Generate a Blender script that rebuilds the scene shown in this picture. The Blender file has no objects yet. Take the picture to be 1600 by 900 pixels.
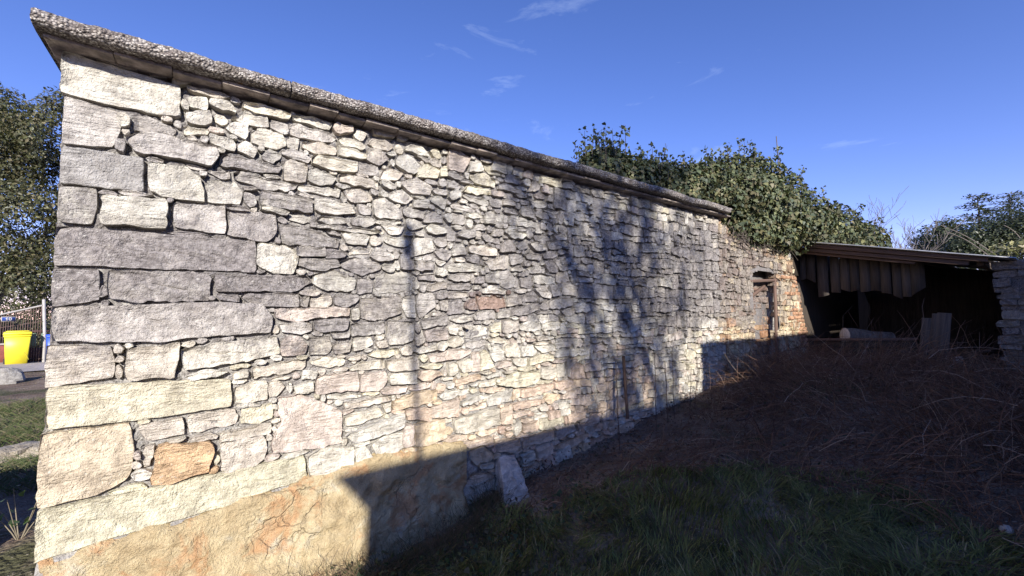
import bpy, math, random
import numpy as np
from mathutils import Matrix, Vector

random.seed(7)
rng = np.random.default_rng(7)
R = math.radians
scene = bpy.context.scene
C = scene.collection

# ------------------------------------------------------------------ camera, sky, sun, exposure
CAM = np.array([0.0, 0.0, 1.6])          # metres; ground is about z = 0 under the camera
FPX, YAW, PITCH, ROLL = 650.0, R(36.364), R(3.499), R(-0.529)     # focal length in pixels of a 1600 px wide picture
_f = np.array([math.sin(YAW)*math.cos(PITCH), math.cos(YAW)*math.cos(PITCH), math.sin(PITCH)])
_r0 = np.array([math.cos(YAW), -math.sin(YAW), 0.0]); _u0 = np.cross(_r0, _f)
_r = _r0*math.cos(ROLL) + _u0*math.sin(ROLL); _u = _u0*math.cos(ROLL) - _r0*math.sin(ROLL)
cd = bpy.data.cameras.new('camera'); cam = bpy.data.objects.new('camera', cd); C.objects.link(cam)
cam.matrix_world = Matrix(((_r[0], _u[0], -_f[0], CAM[0]), (_r[1], _u[1], -_f[1], CAM[1]), (_r[2], _u[2], -_f[2], CAM[2]), (0, 0, 0, 1)))
cd.sensor_width = 36; cd.lens = 36*FPX/1600; cd.clip_start = 0.05; cd.clip_end = 2000
scene.camera = cam

SUN_AZ, SUN_EL = R(24), R(22)            # the sun stands behind the camera, a little to the left
S = np.array([-math.sin(SUN_AZ)*math.cos(SUN_EL), -math.cos(SUN_AZ)*math.cos(SUN_EL), math.sin(SUN_EL)])
SLOPE = math.tan(SUN_EL)/math.cos(SUN_AZ)  # drop of a shadow per metre of y
SHIFT = math.tan(SUN_AZ)                   # sideways shift per metre of y
world = bpy.data.worlds.new('World'); scene.world = world; world.use_nodes = True
wn = world.node_tree; wn.nodes.clear()
sky = wn.nodes.new('ShaderNodeTexSky'); sky.sky_type = 'NISHITA'; sky.sun_disc = False
sky.sun_elevation = SUN_EL; sky.sun_rotation = math.atan2(S[0], S[1])
sky.air_density = 0.85; sky.dust_density = 0.0; sky.ozone_density = 3.0; sky.altitude = 300
bg = wn.nodes.new('ShaderNodeBackground'); bg.inputs[1].default_value = 0.104
wo = wn.nodes.new('ShaderNodeOutputWorld')
# a few faint wisps of cirrus
tc = wn.nodes.new('ShaderNodeTexCoord'); mp = wn.nodes.new('ShaderNodeMapping'); mp.inputs['Scale'].default_value = (2.2, 2.2, 7)
nz = wn.nodes.new('ShaderNodeTexNoise'); nz.inputs['Scale'].default_value = 2.3; nz.inputs['Detail'].default_value = 7; nz.inputs['Roughness'].default_value = .62; nz.inputs['Distortion'].default_value = .6
cr = wn.nodes.new('ShaderNodeValToRGB'); cr.color_ramp.elements[0].position = .60; cr.color_ramp.elements[1].position = .82
cr.color_ramp.elements[0].color = (0, 0, 0, 1); cr.color_ramp.elements[1].color = (.22, .22, .22, 1)
mx = wn.nodes.new('ShaderNodeMix'); mx.data_type = 'RGBA'; mx.inputs['B'].default_value = (6.0, 7.0, 8.6, 1)
wn.links.new(tc.outputs['Generated'], mp.inputs[0]); wn.links.new(mp.outputs[0], nz.inputs['Vector']); wn.links.new(nz.outputs['Fac'], cr.inputs[0])
hs = wn.nodes.new('ShaderNodeMix'); hs.data_type = 'RGBA'; hs.blend_type = 'MULTIPLY'; hs.inputs['Factor'].default_value = 1; hs.inputs['B'].default_value = (1.48, .965, 1.22, 1); hv = wn.nodes.new('ShaderNodeHueSaturation'); hv.inputs['Saturation'].default_value = 1.18; wn.links.new(sky.outputs[0], hv.inputs['Color']); wn.links.new(hv.outputs[0], hs.inputs['A']); wn.links.new(cr.outputs[0], mx.inputs['Factor']); wn.links.new(hs.outputs['Result'], mx.inputs['A']); wn.links.new(mx.outputs['Result'], bg.inputs[0]); wn.links.new(bg.outputs[0], wo.inputs[0])
sl = bpy.data.lights.new('sun', 'SUN'); sl.energy = 4.5; sl.angle = R(0.55); sl.color = (1.0, 0.945, 0.86)
sun = bpy.data.objects.new('sun', sl); C.objects.link(sun); sun.location = (-8, -12, 12)
sun.rotation_euler = Vector(S).to_track_quat('Z', 'Y').to_euler()
vs = scene.view_settings
scene.display_settings.display_device = 'sRGB'; vs.view_transform = 'Standard'; vs.look = 'None'; vs.gamma = 1; vs.use_curve_mapping = False
vs.exposure = 0.93
scene.cycles.max_bounces = 6; scene.cycles.diffuse_bounces = 4; scene.cycles.use_denoising = True

# ------------------------------------------------------------------ pixels to places
def ray(px, py): return _f*FPX + _r*(px - 800) - _u*(py - 450)
def hit_y(px, py, y): d = ray(px, py); return CAM + d*((y - CAM[1])/d[1])
def hit_x(px, py, x): d = ray(px, py); return CAM + d*((x - CAM[0])/d[0])
def hit_z(px, py, z): d = ray(px, py); return CAM + d*((z - CAM[2])/d[2])
def at_depth(px, py, dep): d = ray(px, py); return CAM + d*(dep/FPX)
def project(P):
    q = np.asarray(P) - CAM; z = q @ _f
    return 800 + FPX*(q @ _r)/z, 450 - FPX*(q @ _u)/z, z
D = 3.2                                   # the wall's face: y = D

# ------------------------------------------------------------------ noise
def _hash(ix, iy, iz, s):
    n = (ix.astype(np.int64)*73856093) ^ (iy.astype(np.int64)*19349663) ^ (iz.astype(np.int64)*83492791) ^ (s*2654435)
    n = (n ^ (n >> 13))*1274126177 & 0x7fffffff
    n = (n ^ (n >> 16))*668265263 & 0x7fffffff
    return ((n ^ (n >> 15)) & 0xffff)/65535.0
def noise(P, s=0):
    P = np.atleast_2d(np.asarray(P, float)); i = np.floor(P).astype(np.int64); f = P - i; f = f*f*(3 - 2*f)
    out = 0
    for dx in (0, 1):
        wx = f[:, 0] if dx else 1 - f[:, 0]
        for dy in (0, 1):
            wy = f[:, 1] if dy else 1 - f[:, 1]
            for dz in (0, 1):
                wz = f[:, 2] if dz else 1 - f[:, 2]
                out = out + wx*wy*wz*_hash(i[:, 0]+dx, i[:, 1]+dy, i[:, 2]+dz, s)
    return out*2 - 1
def fbm(P, oct=4, s=0, rough=.55):
    P = np.atleast_2d(np.asarray(P, float)); a = 1; t = 0; o = 0
    for k in range(oct): o = o + a*noise(P*(2.03**k) + 11.3*k, s+k); t += a; a *= rough
    return o/t
def sstep(a, b, x): t = np.clip((np.asarray(x, float)-a)/(b-a), 0, 1); return t*t*(3-2*t)

# ------------------------------------------------------------------ meshes and objects
def mesh_np(name, V, faces, cols=None, smooth=True):
    V = np.asarray(V, np.float32).reshape(-1, 3); me = bpy.data.meshes.new(name)
    fl = [np.asarray(f, np.int32) for f in (faces if isinstance(faces, list) and np.ndim(faces[0]) == 2 else [faces]) if len(f)]
    loops = np.concatenate([f.ravel() for f in fl]); sizes = np.concatenate([np.full(len(f), f.shape[1], np.int32) for f in fl])
    starts = np.concatenate([[0], np.cumsum(sizes)[:-1]]).astype(np.int32)
    me.vertices.add(len(V)); me.vertices.foreach_set('co', V.ravel())
    me.loops.add(len(loops)); me.loops.foreach_set('vertex_index', loops)
    me.polygons.add(len(sizes)); me.polygons.foreach_set('loop_start', starts)
    me.update(calc_edges=True)
    if smooth: me.polygons.foreach_set('use_smooth', np.ones(len(sizes), bool))
    if cols is not None:
        c = np.asarray(cols, np.float32)
        if c.shape[1] == 3: c = np.concatenate([c, np.ones((len(c), 1), np.float32)], 1)
        a = me.color_attributes.new('Col', 'FLOAT_COLOR', 'POINT'); a.data.foreach_set('color', c.ravel())
    return me
def crisp(me, deg=34):
    me.set_sharp_from_angle(angle=R(deg)); return me
def obj(name, me, mat=None, parent=None, origin=None):
    """one mesh object; mesh data given in world space; its origin is moved to `origin`"""
    if origin is not None: me.transform(Matrix.Translation(-Vector(origin)))
    o = bpy.data.objects.new(name, me); C.objects.link(o)
    loc = Vector(origin) if origin is not None else Vector((0, 0, 0))
    if mat is not None: me.materials.clear(); me.materials.append(mat)
    if parent is not None:
        o.parent = parent; pw = Vector((0, 0, 0)); p = parent
        while p is not None: pw = pw + p.location; p = p.parent
        loc = loc - pw
    o.location = loc
    return o
def tag(o, label=None, cat=None, group=None, kind=None):
    if label: o['label'] = label
    if cat: o['category'] = cat
    if group: o['group'] = group
    if kind: o['kind'] = kind
    return o
def thing(name, loc, label, cat, group=None):
    o = bpy.data.objects.new(name, None); C.objects.link(o); o.location = Vector(loc); o.empty_display_size = .2
    return tag(o, label, cat, group)
def join(parts):
    Vs, fs, cs, n = [], {}, [], 0
    for p in parts:
        V, F = p[0], p[1]; Vs.append(V)
        for f in (F if isinstance(F, list) else [F]):
            f = np.asarray(f, np.int32)
            if len(f): fs.setdefault(f.shape[1], []).append(f + n)
        if len(p) > 2 and p[2] is not None: cs.append(p[2])
        n += len(V)
    return np.concatenate(Vs), [np.concatenate(v) for v in fs.values()], (np.concatenate(cs) if cs else None)
BOXF = np.array([[0, 1, 3, 2], [4, 6, 7, 5], [0, 4, 5, 1], [2, 3, 7, 6], [0, 2, 6, 4], [1, 5, 7, 3]])
def box(c0, c1, M=None, jit=0):
    a = np.array([[x, y, z] for x in (c0[0], c1[0]) for y in (c0[1], c1[1]) for z in (c0[2], c1[2])], float)
    if jit: a += rng.uniform(-jit, jit, a.shape)
    if M is not None: a = a @ np.array(M)[:3, :3].T + np.array(M)[:3, 3]
    return a, BOXF
def bevel_box(c0, c1, b=.01, M=None):
    """box with chamfered edges: 24 vertices"""
    import itertools
    lo, hi = np.array(c0, float), np.array(c1, float); vs = []; idx = {}
    for sx, sy, sz in itertools.product((0, 1), repeat=3):
        corner = np.where([sx, sy, sz], hi, lo); inn = np.where([sx, sy, sz], -b, b)
        for ax in range(3):
            v = corner + inn; v[ax] = corner[ax]; idx[(sx, sy, sz, ax)] = len(vs); vs.append(v)
    F = []; T = []
    for ax in range(3):
        o1, o2 = [k for k in range(3) if k != ax]
        for s in (0, 1):
            q = []
            for a, b2 in ((0, 0), (1, 0), (1, 1), (0, 1)):
                k = [0, 0, 0]; k[ax] = s; k[o1] = a; k[o2] = b2; q.append(idx[(*k, ax)])
            F.append(q)
        for a, b2 in itertools.product((0, 1), repeat=2):
            k0 = [0, 0, 0]; k0[o1] = a; k0[o2] = b2; k1 = list(k0); k1[ax] = 1
            F.append([idx[(*k0, o1)], idx[(*k1, o1)], idx[(*k1, o2)], idx[(*k0, o2)]])
    for k in itertools.product((0, 1), repeat=3): T.append([idx[(*k, 0)], idx[(*k, 1)], idx[(*k, 2)]])
    V = np.array(vs)
    if M is not None: V = V @ np.array(M)[:3, :3].T + np.array(M)[:3, 3]
    return V, [np.array(F), np.array(T)]
def fixn(me):
    import bmesh
    bm = bmesh.new(); bm.from_mesh(me); bmesh.ops.recalc_face_normals(bm, faces=bm.faces); bm.to_mesh(me); bm.free(); return me
def frame(o, xdir, zdir=(0, 0, 1)):
    x = np.array(xdir, float); x /= np.linalg.norm(x); z = np.array(zdir, float); y = np.cross(z, x); y /= np.linalg.norm(y); z = np.cross(x, y)
    M = np.eye(4); M[:3, 0] = x; M[:3, 1] = y; M[:3, 2] = z; M[:3, 3] = o; return M
def tubes(P, Rr, sides=4):
    """P (m, n, 3) polylines, Rr (m, n) radii -> verts, quads"""
    P = np.asarray(P, float); Rr = np.asarray(Rr, float); m, n = P.shape[:2]
    T = np.gradient(P, axis=1); T /= np.linalg.norm(T, axis=2, keepdims=True) + 1e-9
    ref = np.where(np.abs(T[:, :1, 2:3]) > .8, np.array([1., 0, 0]), np.array([0, 0, 1.])); ref = np.broadcast_to(ref, T.shape)
    A = np.cross(T, ref); A /= np.linalg.norm(A, axis=2, keepdims=True) + 1e-9; B = np.cross(T, A)
    an = np.arange(sides)*2*math.pi/sides
    V = P[:, :, None] + Rr[:, :, None, None]*(A[:, :, None]*np.cos(an)[None, None, :, None] + B[:, :, None]*np.sin(an)[None, None, :, None])
    i = (np.arange(m)[:, None, None]*n + np.arange(n-1)[None, :, None])*sides; k = np.arange(sides)[None, None, :]; k2 = (k+1) % sides
    F = np.stack([i+k, i+sides+k, i+sides+k2, i+k2], -1).reshape(-1, 4)
    return V.reshape(-1, 3), F
def leaves(pos, nrm, tip, size, tmpl, tf, cols):
    """leaf-shaped faces: tmpl (k, 3) in (across, along, normal)"""
    nrm = nrm/(np.linalg.norm(nrm, axis=1, keepdims=True)+1e-9); tip = tip - nrm*np.sum(tip*nrm, 1, keepdims=True)
    tip = tip/(np.linalg.norm(tip, axis=1, keepdims=True)+1e-9); ac = np.cross(tip, nrm); k = len(tmpl)
    V = pos[:, None] + size[:, None, None]*(ac[:, None]*tmpl[None, :, 0:1] + tip[:, None]*tmpl[None, :, 1:2] + nrm[:, None]*tmpl[None, :, 2:3])
    F = (np.arange(len(pos))[:, None, None]*k + np.asarray(tf)[None]).reshape(-1, np.asarray(tf).shape[1])
    return V.reshape(-1, 3), F, np.repeat(cols, k, axis=0)
IVY_T = np.array([[0, 0, 0], [-.5, .18, .05], [-.32, .5, .06], [0, 1, -.06], [.32, .5, .06], [.5, .18, .05]]); IVY_F = [[0, 1, 2], [0, 2, 3], [0, 3, 4], [0, 4, 5]]
OAK_T = np.array([[0, 0, 0], [-.26, .5, .05], [0, 1, -.04], [.26, .5, .05]]); OAK_F = [[0, 1, 2], [0, 2, 3]]

# ------------------------------------------------------------------ materials
def newmat(name):
    m = bpy.data.materials.new(name); m.use_nodes = True; nt = m.node_tree
    return m, nt, nt.nodes['Principled BSDF']
class N:
    def __init__(s, nt): s.nt = nt
    def n(s, t, **kw):
        x = s.nt.nodes.new(t)
        for k, v in kw.items(): setattr(x, k, v)
        return x
    def l(s, a, b): s.nt.links.new(a, b)
    def noise(s, scale, detail=6, rough=.6, vec=None, dist=0):
        x = s.n('ShaderNodeTexNoise'); x.inputs['Scale'].default_value = scale; x.inputs['Detail'].default_value = detail; x.inputs['Roughness'].default_value = rough; x.inputs['Distortion'].default_value = dist
        if vec is not None: s.l(vec, x.inputs['Vector'])
        return x.outputs['Fac']
    def vor(s, scale, vec=None, feature='F1'):
        x = s.n('ShaderNodeTexVoronoi', feature=feature); x.inputs['Scale'].default_value = scale
        if vec is not None: s.l(vec, x.inputs['Vector'])
        return x.outputs['Distance']
    def ramp(s, fac, stops):
        x = s.n('ShaderNodeValToRGB'); e = x.color_ramp.elements
        while len(e) < len(stops): e.new(.5)
        for i, (p, c) in enumerate(stops): e[i].position = p; e[i].color = c if len(c) == 4 else (*c, 1)
        s.l(fac, x.inputs[0]); return x.outputs[0]
    def g(s, fac, lo, hi, a=0., b=1.):
        x = s.n('ShaderNodeMapRange', interpolation_type='SMOOTHSTEP'); x.inputs[1].default_value = lo; x.inputs[2].default_value = hi; x.inputs[3].default_value = a; x.inputs[4].default_value = b
        s.l(fac, x.inputs[0]); return x.outputs[0]
    def mix(s, fac, a, b, mode='MIX'):
        x = s.n('ShaderNodeMix', data_type='RGBA', blend_type=mode)
        for k, v in (('Factor', fac), ('A', a), ('B', b)):
            if isinstance(v, (int, float)): x.inputs[k].default_value = v
            elif isinstance(v, tuple): x.inputs[k].default_value = v if len(v) == 4 else (*v, 1)
            else: s.l(v, x.inputs[k])
        return x.outputs['Result']
    def m(s, op, a, b=None):
        x = s.n('ShaderNodeMath', operation=op)
        for i, v in ((0, a), (1, b)):
            if v is None: continue
            if isinstance(v, (int, float)): x.inputs[i].default_value = v
            else: s.l(v, x.inputs[i])
        return x.outputs[0]
    def bump(s, h, strength=.5, dist=.02, nrm=None):
        x = s.n('ShaderNodeBump'); x.inputs['Strength'].default_value = strength; x.inputs['Distance'].default_value = dist; s.l(h, x.inputs['Height'])
        if nrm is not None: s.l(nrm, x.inputs['Normal'])
        return x.outputs[0]
    def pos(s): return s.n('ShaderNodeNewGeometry').outputs['Position']
    def att(s):
        x = s.n('ShaderNodeAttribute'); x.attribute_name = 'Col'; return x

def stone_material():
    m, nt, b = newmat('weathered_limestone'); k = N(nt); a = k.att(); p = k.pos()
    col, w = a.outputs['Color'], a.outputs['Alpha']
    col = k.mix(k.g(k.noise(10, 5, .68, p), .34, .66), k.mix(1.0, col, (.70, .67, .64), 'MULTIPLY'), k.mix(1.0, col, (1.18, 1.16, 1.12), 'MULTIPLY'))
    # warm iron stains, some with a shape of their own
    col = k.mix(k.g(k.noise(3.1, 4, .6, p), .62, .8, 0, .22), col, (.55, .43, .31))
    # grey lichen and soot crust, held back by the stone's own amount (alpha)
    lich = k.m('ADD', k.m('MULTIPLY', k.noise(9, 5, .72, p), .6), k.m('MULTIPLY', k.noise(26, 4, .7, p), .4))
    t = k.m('ADD', lich, k.m('MULTIPLY', k.m('SUBTRACT', w, .5), .62))
    col = k.mix(k.g(t, .465, .70, 0, .74), col, k.mix(k.g(k.noise(34, 3, .65, p), .36, .62), (.10, .087, .088), (.27, .245, .24)))
    # pale lichen speckle and black pin holes
    col = k.mix(k.g(k.noise(55, 2, .6, p), .62, .72, 0, .5), col, (.66, .64, .58))
    col = k.mix(k.g(k.noise(95, 2, .7, p), .64, .72, 0, .55), col, (.13, .12, .11))
    k.l(col, b.inputs['Base Color']); b.inputs['Roughness'].default_value = .93; b.inputs['Specular IOR Level'].default_value = .2
    mpb = k.n('ShaderNodeMapping'); mpb.inputs['Scale'].default_value = (7, 7, 34); mpb.inputs['Rotation'].default_value = (0, .16, 0); k.l(p, mpb.inputs[0])
    bed = k.noise(1.0, 5, .62, mpb.outputs[0]); msk = k.g(k.noise(2.3, 2, .5, p), .40, .60)
    h = k.m('ADD', k.m('MULTIPLY', k.noise(13, 5, .64, p), k.m('SUBTRACT', 1.15, k.m('MULTIPLY', msk, .75))), k.m('MULTIPLY', k.m('MULTIPLY', bed, msk), 1.1))
    h = k.m('ADD', h, k.m('MULTIPLY', k.noise(85, 3, .72, p), .30))
    k.l(k.bump(h, 1.0, .05), b.inputs['Normal']); return m
def mortar_material():
    m, nt, b = newmat('lime_mortar'); k = N(nt); p = k.pos(); a = k.att()
    c = k.ramp(k.noise(13, 9, .7, p), [(.25, (.24, .225, .21)), (.5, (.44, .42, .39)), (.75, (.60, .58, .53))])
    c = k.mix(k.g(k.m('ADD', k.noise(20, 4, .7, p), k.m('MULTIPLY', a.outputs['Alpha'], .35)), .42, .72, 0, .75), c, (.17, .152, .15))
    k.l(c, b.inputs['Base Color']); b.inputs['Roughness'].default_value = .96; b.inputs['Specular IOR Level'].default_value = .15
    h = k.m('ADD', k.noise(60, 8, .72, p), k.m('MULTIPLY', k.vor(70, p), .7))
    k.l(k.bump(h, 1.0, .02), b.inputs['Normal']); return m
def plaster_material():
    m, nt, b = newmat('ochre_footing_render'); k = N(nt); p = k.pos()
    c = k.ramp(k.noise(4.5, 9, .68, p, .6), [(.28, (.34, .25, .14)), (.43, (.51, .40, .235)), (.56, (.60, .49, .30)), (.66, (.64, .56, .40)), (.78, (.66, .60, .47))])
    c = k.mix(k.g(k.noise(3.4, 6, .66, p, .7), .50, .62, 0, .72), c, (.54, .29, .14))
    vc = k.n('ShaderNodeTexVoronoi', feature='DISTANCE_TO_EDGE'); vc.inputs['Scale'].default_value = 5.5; wv = k.n('ShaderNodeMix', data_type='VECTOR'); wv.inputs['Factor'].default_value = .16; nzv = k.n('ShaderNodeTexNoise'); nzv.inputs['Scale'].default_value = 6; nzv.inputs['Detail'].default_value = 5; k.l(p, nzv.inputs['Vector']); k.l(p, wv.inputs[4]); k.l(nzv.outputs['Color'], wv.inputs[5]); k.l(wv.outputs[1], vc.inputs['Vector'])
    crack = k.m('MULTIPLY', k.g(vc.outputs['Distance'], .0, .035, 1, 0), k.g(k.noise(1.7, 3, .5, p), .45, .6)); c = k.mix(k.m('MULTIPLY', crack, .28), c, (.16, .11, .08))
    c = k.mix(k.g(k.noise(30, 7, .7, p), .58, .72, 0, .5), c, (.24, .17, .12))
    k.l(c, b.inputs['Base Color']); b.inputs['Roughness'].default_value = .95; b.inputs['Specular IOR Level'].default_value = .15
    h = k.m('SUBTRACT', k.m('ADD', k.noise(14, 6, .7, p, .8), k.m('MULTIPLY', k.noise(70, 4, .7, p), .4)), k.m('MULTIPLY', crack, .22))
    k.l(k.bump(h, 1.0, .05), b.inputs['Normal']); return m
def coping_material():
    m, nt, b = newmat('pebbled_concrete'); k = N(nt); p = k.pos()
    v = k.n('ShaderNodeTexVoronoi'); v.inputs['Scale'].default_value = 75; k.l(p, v.inputs['Vector'])
    c = k.ramp(v.outputs['Color'], [(.1, (.13, .11, .10)), (.4, (.31, .275, .25)), (.65, (.46, .42, .385)), (.95, (.66, .63, .58))])
    c = k.mix(k.g(v.outputs['Distance'], .35, .75, 0, .85), c, (.10, .085, .08))
    c = k.mix(k.g(k.noise(5, 6, .7, p), .48, .66, 0, .7), c, (.115, .092, .082)); c = k.mix(k.g(k.noise(9, 4, .6, p), .56, .7, 0, .5), c, (.5, .48, .45))
    c = k.mix(k.g(k.noise(1.6, 6, .7, p), .5, .66, 0, .6), c, (.09, .075, .06)); c = k.mix(k.g(k.noise(4.3, 5, .6, p), .68, .72, 0, .8), c, (.62, .33, .06))
    sepz = k.n('ShaderNodeSeparateXYZ'); k.l(k.n('ShaderNodeNewGeometry').outputs['Normal'], sepz.inputs[0])
    k.l(c, b.inputs['Base Color']); b.inputs['Roughness'].default_value = .95; b.inputs['Specular IOR Level'].default_value = .2
    h = k.m('ADD', k.m('MULTIPLY', v.outputs['Distance'], -1.0), k.m('MULTIPLY', k.noise(40, 8, .7, p), .6))
    k.l(k.bump(h, .95, .018), b.inputs['Normal']); return m
def leaf_material(name, rough=.4, spec=.5, trans=.25):
    m, nt, b = newmat(name); k = N(nt); a = k.att()
    k.l(a.outputs['Color'], b.inputs['Base Color']); b.inputs['Roughness'].default_value = rough; b.inputs['Specular IOR Level'].default_value = spec
    if trans:
        t = k.n('ShaderNodeBsdfTranslucent'); k.l(k.mix(1.0, a.outputs['Color'], (1.3, 1.5, .6), 'MULTIPLY'), t.inputs[0])
        mxs = k.n('ShaderNodeMixShader'); mxs.inputs[0].default_value = trans; k.l(b.outputs[0], mxs.inputs[1]); k.l(t.outputs[0], mxs.inputs[2])
        k.l(mxs.outputs[0], nt.nodes['Material Output'].inputs[0])
    return m
def bark_material(name, c0, c1, scale=18):
    m, nt, b = newmat(name); k = N(nt); p = k.pos()
    mpn = k.n('ShaderNodeMapping'); mpn.inputs['Scale'].default_value = (1, 1, .25); k.l(p, mpn.inputs[0])
    f = k.noise(scale, 8, .7, mpn.outputs[0]); k.l(k.ramp(f, [(.3, c0), (.7, c1)]), b.inputs['Base Color']); b.inputs['Roughness'].default_value = .9
    k.l(k.bump(f, .8, .03), b.inputs['Normal']); return m
def wood_material(name, c0, c1, axis=2):
    m, nt, b = newmat(name); k = N(nt); p = k.n('ShaderNodeTexCoord').outputs['Object']
    mpn = k.n('ShaderNodeMapping'); sc = [34, 34, 34]; sc[axis] = 1.6; mpn.inputs['Scale'].default_value = sc; k.l(p, mpn.inputs[0])
    oi = k.n('ShaderNodeObjectInfo').outputs['Random']
    f = k.noise(1.0, 8, .65, mpn.outputs[0], .4); c = k.ramp(f, [(.28, c0), (.72, c1)])
    c = k.mix(1.0, c, k.ramp(oi, [(0, (.65, .65, .65)), (1, (1.15, 1.15, 1.15))]), 'MULTIPLY')
    k.l(c, b.inputs['Base Color']); b.inputs['Roughness'].default_value = .85; k.l(k.bump(f, .6, .01), b.inputs['Normal']); return m
def plain(name, col, rough=.5, var=.12, scale=8, bump=.1, metal=0):
    m, nt, b = newmat(name); k = N(nt); p = k.pos(); f = k.noise(scale, 6, .6, p)
    lo = tuple(c*(1-var*2) for c in col); hi = tuple(min(1, c*(1+var)) for c in col)
    k.l(k.ramp(f, [(.3, lo), (.7, hi)]), b.inputs['Base Color']); b.inputs['Roughness'].default_value = rough; b.inputs['Metallic'].default_value = metal
    if bump: k.l(k.bump(k.noise(scale*6, 5, .6, p), bump, .01), b.inputs['Normal'])
    return m
M_STONE, M_MORTAR, M_PLASTER, M_COPING = stone_material(), mortar_material(), plaster_material(), coping_material()
M_IVY = leaf_material('ivy_leaf', .52, .35, .12); M_OAK = leaf_material('oak_leaf', .45, .45, .2); M_GRASS = leaf_material('grass_blade', .6, .3, .25); M_NEEDLE = leaf_material('needle', .6, .3, .15)
M_DRY = leaf_material('dry_stem', .9, .1, 0)
M_BARK = bark_material('bark', (.06, .05, .04), (.17, .14, .12)); M_BARE = bark_material('bare_bark', (.10, .085, .075), (.22, .19, .17))
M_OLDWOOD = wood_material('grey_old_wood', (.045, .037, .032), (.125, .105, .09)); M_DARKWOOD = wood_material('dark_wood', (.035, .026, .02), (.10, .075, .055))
M_TILE = plain('cornice_tile', (.33, .275, .235), .95, .35, 14, .9)

# ------------------------------------------------------------------ the ground
GX = np.array([-300, -25, -1.2, -.66, -.45, 0, .5, 1.0, 1.79, 3.36, 7.08, 9.6, 14, 60, 300.]); GZ = np.array([-1.6, -1.6, -1.36, -1.34, -1.40, -1.62, -1.80, -1.78, -1.64, -1.42, -.98, -.90, -.86, -.8, -.8]) + 1.6
def gz(x, y):
    x = np.asarray(x, float); y = np.asarray(y, float); p = np.interp(x, GX, GZ)
    back = .13 + (p - .13)*sstep(2, 6, x); t = sstep(4.2, 9.5, y)
    z = p*(1-t) + back*t
    # a worn dip and a hump of rough ground
    P = np.stack([x.ravel()*1.3, y.ravel()*1.3, 0*x.ravel()], 1)
    z = z + (.05*noise(P, 3) + .02*noise(P*4, 4)).reshape(x.shape)*(np.abs(x) < 40)
    return z
gx = np.unique(np.concatenate([[-600, -300, -120, -60, -35, -22], np.arange(-15, -3, .5), np.arange(-3, 12, .1), np.arange(12, 40, 1.5), [60, 120, 300, 600]]))
gy = np.unique(np.concatenate([[-600, -300, -100, -50, -25, -15, -10], np.arange(-7, 7.01, .1), np.arange(7.5, 30, .5), [40, 60, 120, 300, 600]]))
X, Y = np.meshgrid(gx, gy, indexing='ij'); Z = gz(X, Y)
n0, n1 = X.shape; I = np.arange(n0*n1).reshape(n0, n1)
F = np.stack([I[:-1, :-1], I[1:, :-1], I[1:, 1:], I[:-1, 1:]], -1).reshape(-1, 4)
def ground_material():
    m, nt, b = newmat('earth'); k = N(nt); p = k.pos()
    c = k.ramp(k.noise(2.5, 6, .7, p), [(.3, (.10, .068, .052)), (.5, (.19, .14, .105)), (.7, (.32, .26, .20))])
    c = k.mix(k.g(k.noise(.9, 6, .6, p), .47, .6, 0, .75), c, (.052, .065, .026))
    st = k.n('ShaderNodeTexVoronoi'); st.inputs['Scale'].default_value = 34; k.l(p, st.inputs['Vector'])
    c = k.mix(k.g(k.m('ADD', st.outputs['Distance'], k.m('MULTIPLY', k.noise(6, 4, .6, p), .6)), .38, .52, .7, 0), c, (.40, .35, .29))
    k.l(c, b.inputs['Base Color']); b.inputs['Roughness'].default_value = .97; b.inputs['Specular IOR Level'].default_value = .1
    h = k.m('ADD', k.noise(20, 4, .7, p), k.m('MULTIPLY', st.outputs['Distance'], -.6)); k.l(k.bump(h, .9, .05), b.inputs['Normal']); return m
tag(obj('ground', mesh_np('ground', np.stack([X, Y, Z], -1).reshape(-1, 3), F), ground_material()), kind='structure')

# the lane on the far left, where the bins stand
pb = hit_z(25, 571, .13)                # foot of the yellow bin
fwd_l = np.array([pb[0], pb[1], 0]); dist_l = np.linalg.norm(fwd_l); fwd_l /= dist_l; side_l = np.array([fwd_l[1], -fwd_l[0], 0])
def lane_pt(a, b): return np.array([0, 0, 0]) + fwd_l*b + side_l*a
ua = np.linspace(-14, 7, 43); ub = np.linspace(dist_l-2.9, dist_l+3.2, 14)
P = np.array([[lane_pt(a, b + .02*(a)**1 + .12*math.sin(a*.9)) for b in ub] for a in ua]); P[:, :, 2] = gz(P[:, :, 0], P[:, :, 1]) + .03
n0, n1 = P.shape[:2]; I = np.arange(n0*n1).reshape(n0, n1)
m, nt, b = newmat('worn_asphalt'); k = N(nt); p = k.pos()
k.l(k.ramp(k.noise(5, 10, .75, p), [(.3, (.28, .24, .215)), (.6, (.40, .355, .32)), (.8, (.48, .43, .39))]), b.inputs['Base Color']); b.inputs['Roughness'].default_value = .95; k.l(k.bump(k.noise(60, 5, .7, p), .7, .02), b.inputs['Normal'])
tag(obj('lane', mesh_np('lane', P.reshape(-1, 3), np.stack([I[:-1, :-1], I[1:, :-1], I[1:, 1:], I[:-1, 1:]], -1).reshape(-1, 4)), m), kind='structure')

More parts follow.
